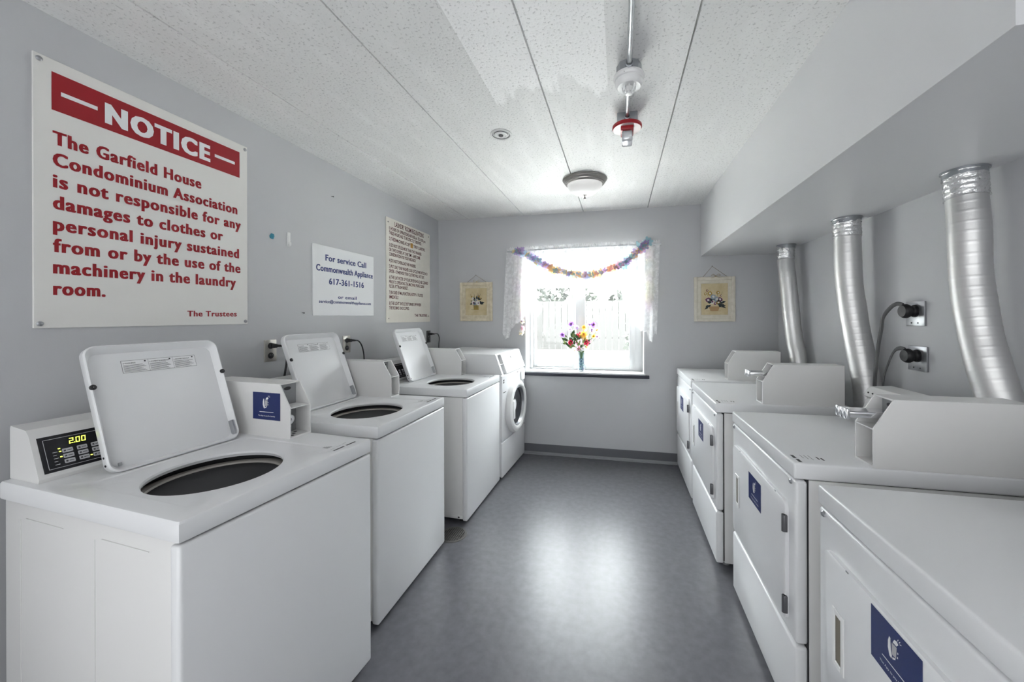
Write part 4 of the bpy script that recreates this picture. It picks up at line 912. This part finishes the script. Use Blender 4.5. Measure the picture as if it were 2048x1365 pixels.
p3 = lambda L_, y: [Vector((a, y, b_)) - off for a, b_ in L_]
cords = [p3(g, YB - .118), [Vector((g[0][0], YB - .118, g[0][1])) - off] + p3(hl, YB - .030), [Vector((g[-1][0], YB - .118, g[-1][1])) - off] + p3(hr, YB - .030)]
bm = NB()
for c in cords: tube(bm, spline(c, 6), .0015, 6)
obj('string', bm, M['whiteink'], t_)
names = list(PET); rnd = random.Random(21)
palA = ['purple', 'yellow', 'pink', 'teal', 'lilac', 'orangep', 'yellow', 'skyblue', 'purple', 'pink']
def gflowers(path, n, sc, pal):
    for i in range(n):
        t = i / (n - 1) * (len(path) - 1); k = min(int(t), len(path) - 2); p = path[k].lerp(path[k + 1], t - k)
        bm = NB(); c1, c2 = pal[(i * 3 + rnd.randrange(3)) % len(pal)], pal[(i * 7 + 2) % len(pal)]
        flower(bm, p + Vector((rnd.uniform(-.008, .008), -.006, rnd.uniform(-.01, .01))), .034 * sc * rnd.uniform(.8, 1.2), 0, (rnd.uniform(-.7, .7), -1, rnd.uniform(-.7, .7)), rnd, 7, 1)
        if i % 2: flower(bm, p + Vector((rnd.uniform(-.015, .015), -.012, rnd.uniform(-.015, .015))), .024 * sc, 1, (rnd.uniform(-.6, .6), -1, rnd.uniform(-.6, .6)), rnd, 5, 1)
        o = obj('flower', bm, [PAS[c1], PAS[c2]], t_, 0)
gflowers(spline(cords[0], 6), 40, 1.25, palA)
gflowers([Vector((-.94, YB - .12, 2.03)) - off, Vector((-1.0, YB - .118, 2.02)) - off], 4, 1.2, ['purple', 'teal', 'purple', 'yellow'])
gflowers([Vector((.19, YB - .12, 2.02)) - off, Vector((.26, YB - .118, 2.06)) - off], 4, 1.3, ['purple', 'teal', 'teal', 'purple'])
gflowers(spline(cords[1][1:], 6), 20, 1.0, ['paleyellow', 'lilac', 'pink', 'white', 'paleyellow', 'lilac'])
gflowers(spline(cords[2][1:], 6), 14, 1.15, ['paleyellow', 'lilac', 'skyblue', 'pink', 'paleyellow'])

# ------------------------------------------------------------------ vase with flowers on the sill
VX, VY = -.370, 3.815
t_ = thing('glass_vase', 'clear glass vase with blue stones on the window sill', 'vase', (VX, VY, WZ0))
bm = NB(); lathe(bm, [(.001, 0), (.034, 0), (.036, .01), (.034, .07), (.037, .14), (.046, .19), (.0445, .19), (.0355, .14), (.0325, .07), (.0335, .012), (.001, .008)], (0, 0, 0), 'z', 32); obj('glass', bm, M['vaseglass'], t_)
bm = NB(); rnd = random.Random(5)
for i in range(150):
    a, q, z = rnd.uniform(0, 6.28),   .031 * math.sqrt(rnd.random()), rnd.uniform(.014, .125); sphere(bm, (q * math.cos(a), q * math.sin(a), z), rnd.uniform(.005, .0075), rnd.randrange(3), (1, 1, .8), 8, 6)
so = obj('stones', bm, [M['stone'], mat('navy_glass_stones', (.015, .03, .16), .15), mat('pale_glass_stones', (.55, .68, .70), .15)], t_); so['kind'] = 'stuff'
t_ = thing('flower_bouquet', 'bouquet of purple, yellow and red artificial flowers standing in the glass vase', 'flowers', (VX, VY, WZ0 + .135))
off = Vector(t_.location)
blooms = [(-.475, 1.307, 'purple', .030), (-.485, 1.25, 'lilac', .02), (-.413, 1.268, 'lilac', .026), (-.343, 1.274, 'yellow', .026), (-.247, 1.299, 'purple', .036), (-.290, 1.299, 'lilac', .024), (-.265, 1.248, 'lilac', .022), (-.214, 1.243, 'paleyellow', .026),
          (-.214, 1.177, 'lilac', .024), (-.250, 1.182, 'yellow', .026), (-.556, 1.195, 'purple', .030), (-.346, 1.202, 'yellow', .040), (-.336, 1.161, 'paleyellow', .034), (-.387, 1.176, 'red', .038), (-.470, 1.118, 'red', .034), (-.318, 1.120, 'red', .034),
          (-.408, 1.114, 'pink', .034), (-.350, 1.06, 'white', .028), (-.325, 1.065, 'paleyellow', .026), (-.44, 1.035, 'white', .022), (-.40, 1.06, 'pink', .03), (-.385, 1.13, 'white', .028), (-.29, 1.13, 'pink', .02), (-.43, 1.075, 'white', .024), (-.262, 1.225, 'white', .022)]
for bx, bz, col_, r in blooms:
    dy = rnd.uniform(-.05, .03); head = Vector((bx, VY + dy, bz)) - off
    bm = NB(); flower(bm, head, r, 0, (rnd.uniform(-.4, .4), -1, rnd.uniform(-.1, .6)), rnd, 7, 3); sphere(bm, head + Vector((0, -r * .3, 0)), r * .22, 1, seg=8, rings=6)
    bl = obj('bloom', bm, [PET[col_], PET['yellow'] if col_ != 'yellow' else PET['orangep']], t_, 0)
    bm = NB(); tube(bm, spline([Vector((rnd.uniform(-.01, .01), rnd.uniform(-.01, .01), -.03)), Vector(((bx - VX) * .25, dy * .3, .05 + (bz - 1.0) * .2)), head + Vector((0, .004, 0))], 6), .0018, 6); obj('stem', bm, M['stem'], t_)
for i in range(34):
    a = rnd.uniform(-.9, .9); q = rnd.uniform(.06, .20); c = Vector((-.045 + math.sin(a) * q * .9, rnd.uniform(-.05, .03), .05 + math.cos(a) * q * .9))
    bm = NB(); d = Vector((math.sin(a) + rnd.uniform(-.5, .5), rnd.uniform(-.6, .1), math.cos(a) + rnd.uniform(-.6, .3))).normalized(); s_ = d.cross(Vector((0, 1, .2))).normalized(); ln = rnd.uniform(.035, .06)
    nn = d.cross(s_) * ln * .12
    pts = [c, c + d * ln * .35 + s_ * ln * .26 + nn, c + d * ln * .7 + s_ * ln * .2 + nn, c + d * ln, c + d * ln * .7 - s_ * ln * .2 + nn, c + d * ln * .35 - s_ * ln * .26 + nn]
    vs = [bm.verts.new(p) for p in pts]; mid = bm.verts.new(c + d * ln * .5)
    for k in range(6): bm.faces.new((vs[k], vs[(k + 1) % 6], mid))
    obj('leaf', bm, M['leaf'] if i % 3 else M['leaf2'], t_, 60)

# ------------------------------------------------------------------ ceiling fixtures
t_ = thing('dome_light', 'flush ceiling light with frosted bowl and nickel rim near the window', 'light', (-.248, 2.85, H))
bm = NB(); lathe(bm, [(.160, 0), (.166, -.003), (.166, -.008), (.162, -.011), (.160, -.016), (.152, -.028), (.148, -.030), (.146, -.036), (.138, -.041), (.132, -.044), (.128, -.040)], (0, 0, 0), 'z', 56); obj('rim', bm, M['nickel'], t_)
bm = NB(); lathe(bm, [(.131, -.040), (.128, -.055), (.118, -.075), (.098, -.096), (.070, -.112), (.035, -.121), (.0005, -.123)], (0, 0, 0), 'z', 56); obj('glass_bowl', bm, M['frost'], t_, 60)
bm = NB(); lathe(bm, [(.001, -.122), (.018, -.123), (.019, -.127), (.008, -.131), (.006, -.139), (.010, -.145), (.007, -.152), (.0005, -.154)], (0, 0, 0), 'z', 24); obj('finial', bm, M['nickel'], t_)
def conduit(name, label, y0, y1, x0, x1, z):
    t_ = thing(name, label, 'conduit', ((x0 + x1) / 2, (y0 + y1) / 2, z)); c = Vector(t_.location)
    bm = NB(); tube(bm, [Vector((x0, y0, z)) - c, Vector((x1, y1, z)) - c], .010, 16); obj('pipe', bm, M['conduit'], t_)
    for f_, yy_ in ((x0, y0), (x1, y1)):
        bm = NB(); d = .026 if yy_ == y0 else -.026
        lathe(bm, [(.0105, 0), (.015, .0), (.015, d * .6), (.012, d * .65), (.012, d)], (f_ - c.x, yy_ - c.y, 0), 'y', 16); obj('connector', bm, M['galv'], t_)
DX, DY = .043, 1.60
SX, SY = .044, 2.005
zc_ = H - .030
conduit('ceiling_conduit', 'long steel conduit pipe running toward the camera from the white detector', -1.75, DY - .049, .043, .043, zc_)
conduit('ceiling_conduit', 'short steel conduit pipe between the white detector and red strobe', DY + .051, SY - .051, .043, .044, zc_)
t_ = thing('heat_detector', 'round white detector on a metal box in the ceiling conduit line', 'detector', (DX, DY, H))
bm = NB(); lathe(bm, [(.0005, 0), (.050, 0), (.050, -.040), (.0005, -.040)], (0, 0, 0), 'z', 8); obj('junction_box', bm, M['galv'], t_)
bm = NB(); lathe(bm, [(.050, -.040), (.060, -.042), (.063, -.052), (.060, -.060), (.054, -.063), (.056, -.072), (.052, -.084), (.046, -.090), (.001, -.088)], (0, 0, 0), 'z', 40); cyl(bm, (-.018, -.0585, -.055), .003, .002, 'y', 10, 1); b_o = obj('detector_body', bm, [M['plastic'], M['dark']], t_)
bm = NB()
for k in range(8):
    a = 2 * math.pi * k / 8; tube(bm, spline([Vector((.026 * math.cos(a), .026 * math.sin(a), -.088)), Vector((.024 * math.cos(a), .024 * math.sin(a), -.104)), Vector((.012 * math.cos(a), .012 * math.sin(a), -.116))], 4), .0025, 6)
lathe(bm, [(.0005, -.119), (.013, -.118), (.014, -.113), (.0005, -.112)], (0, 0, 0), 'z', 20); lathe(bm, [(.016, -.088), (.014, -.108), (.0005, -.11)], (0, 0, 0), 'z', 20)
obj('sensor_cage', bm, M['plastic'], t_)
t_ = thing('fire_strobe', 'red fire strobe with clear lens on a square metal box', 'alarm', (SX, SY, H))
bm = NB(); box(bm, -.05, .05, -.05, .05, -.045, 0, .002); obj('junction_box', bm, M['galv'], t_)
bm = NB(); lathe(bm, [(.0005, -.045), (.068, -.045), (.074, -.049), (.075, -.060), (.070, -.066)], (0, 0, 0), 'z', 48); lathe(bm, [(.070, -.066), (.058, -.066), (.0005, -.064)], (0, 0, 0), 'z', 48, 1)
box(bm, -.032, .032, -.045, .045, -.086, -.064, .005, 2, 0)
obj('strobe_body', bm, [M['redplastic'], mat('pale_pink_cover', (.78, .68, .67), .35)], t_)
bm = NB(); box(bm, -.026, .026, -.036, .036, -.142, -.086, .008, 3); lens_m = mat('strobe_lens', (.9, .92, .95), .12); P(lens_m).inputs['Transmission Weight'].default_value = .6; obj('strobe_lens', bm, lens_m, t_)
bm = NB(); box(bm, -.016, .016, -.02, .02, -.125, -.088, .004); cyl(bm, (0, -.022, -.106), .009, .044, 'y', 14); obj('flash_tube', bm, M['chrome'], t_)
t_ = thing('sprinkler_cover', 'flat round sprinkler cover plate flush in the ceiling left of the strobe', 'sprinkler', (-.646, 2.038, H))
bm = NB(); lathe(bm, [(.060, 0), (.060, -.004), (.054, -.007), (.050, -.005), (.048, -.003), (.040, -.003), (.038, -.008), (.030, -.010), (.028, -.008), (.012, -.008)], (0, 0, 0), 'z', 40); obj('cover_plate', bm, M['sprk'], t_)
bm = NB(); lathe(bm, [(.050, -.0052), (.0472, -.0032)], (0, 0, 0), 'z', 40); lathe(bm, [(.0405, -.0034), (.0385, -.006)], (0, 0, 0), 'z', 40); cyl(bm, (.0, .0, -.012), .013, .006, 'z', 14); obj('recess', bm, M['print'], t_)

# ------------------------------------------------------------------ floor drain
t_ = thing('floor_drain', 'round metal floor drain grate in the gap before the third washer', 'drain', (-1.03, 2.225, 0))
bm = NB(); lathe(bm, [(.088, 0), (.086, .003), (.074, .004), (.072, .001)], (0, 0, 0), 'z', 40); obj('drain_rim', bm, M['grate'], t_)
bm = NB(); lathe(bm, [(.0005, .0008), (.072, .0008)], (0, 0, 0), 'z', 32); obj('drain_pit', bm, M['dark'], t_)
bm = NB()
for k in range(-5, 6):
    c = k * .0135; hl_ = math.sqrt(max(.073 ** 2 - c * c, 0))
    box(bm, c - .0021, c + .0021, -hl_, hl_, .001, .0035); box(bm, -hl_, hl_, c - .0021, c + .0021, .001, .0034)
obj('grate', bm, M['grate'], t_, 0)
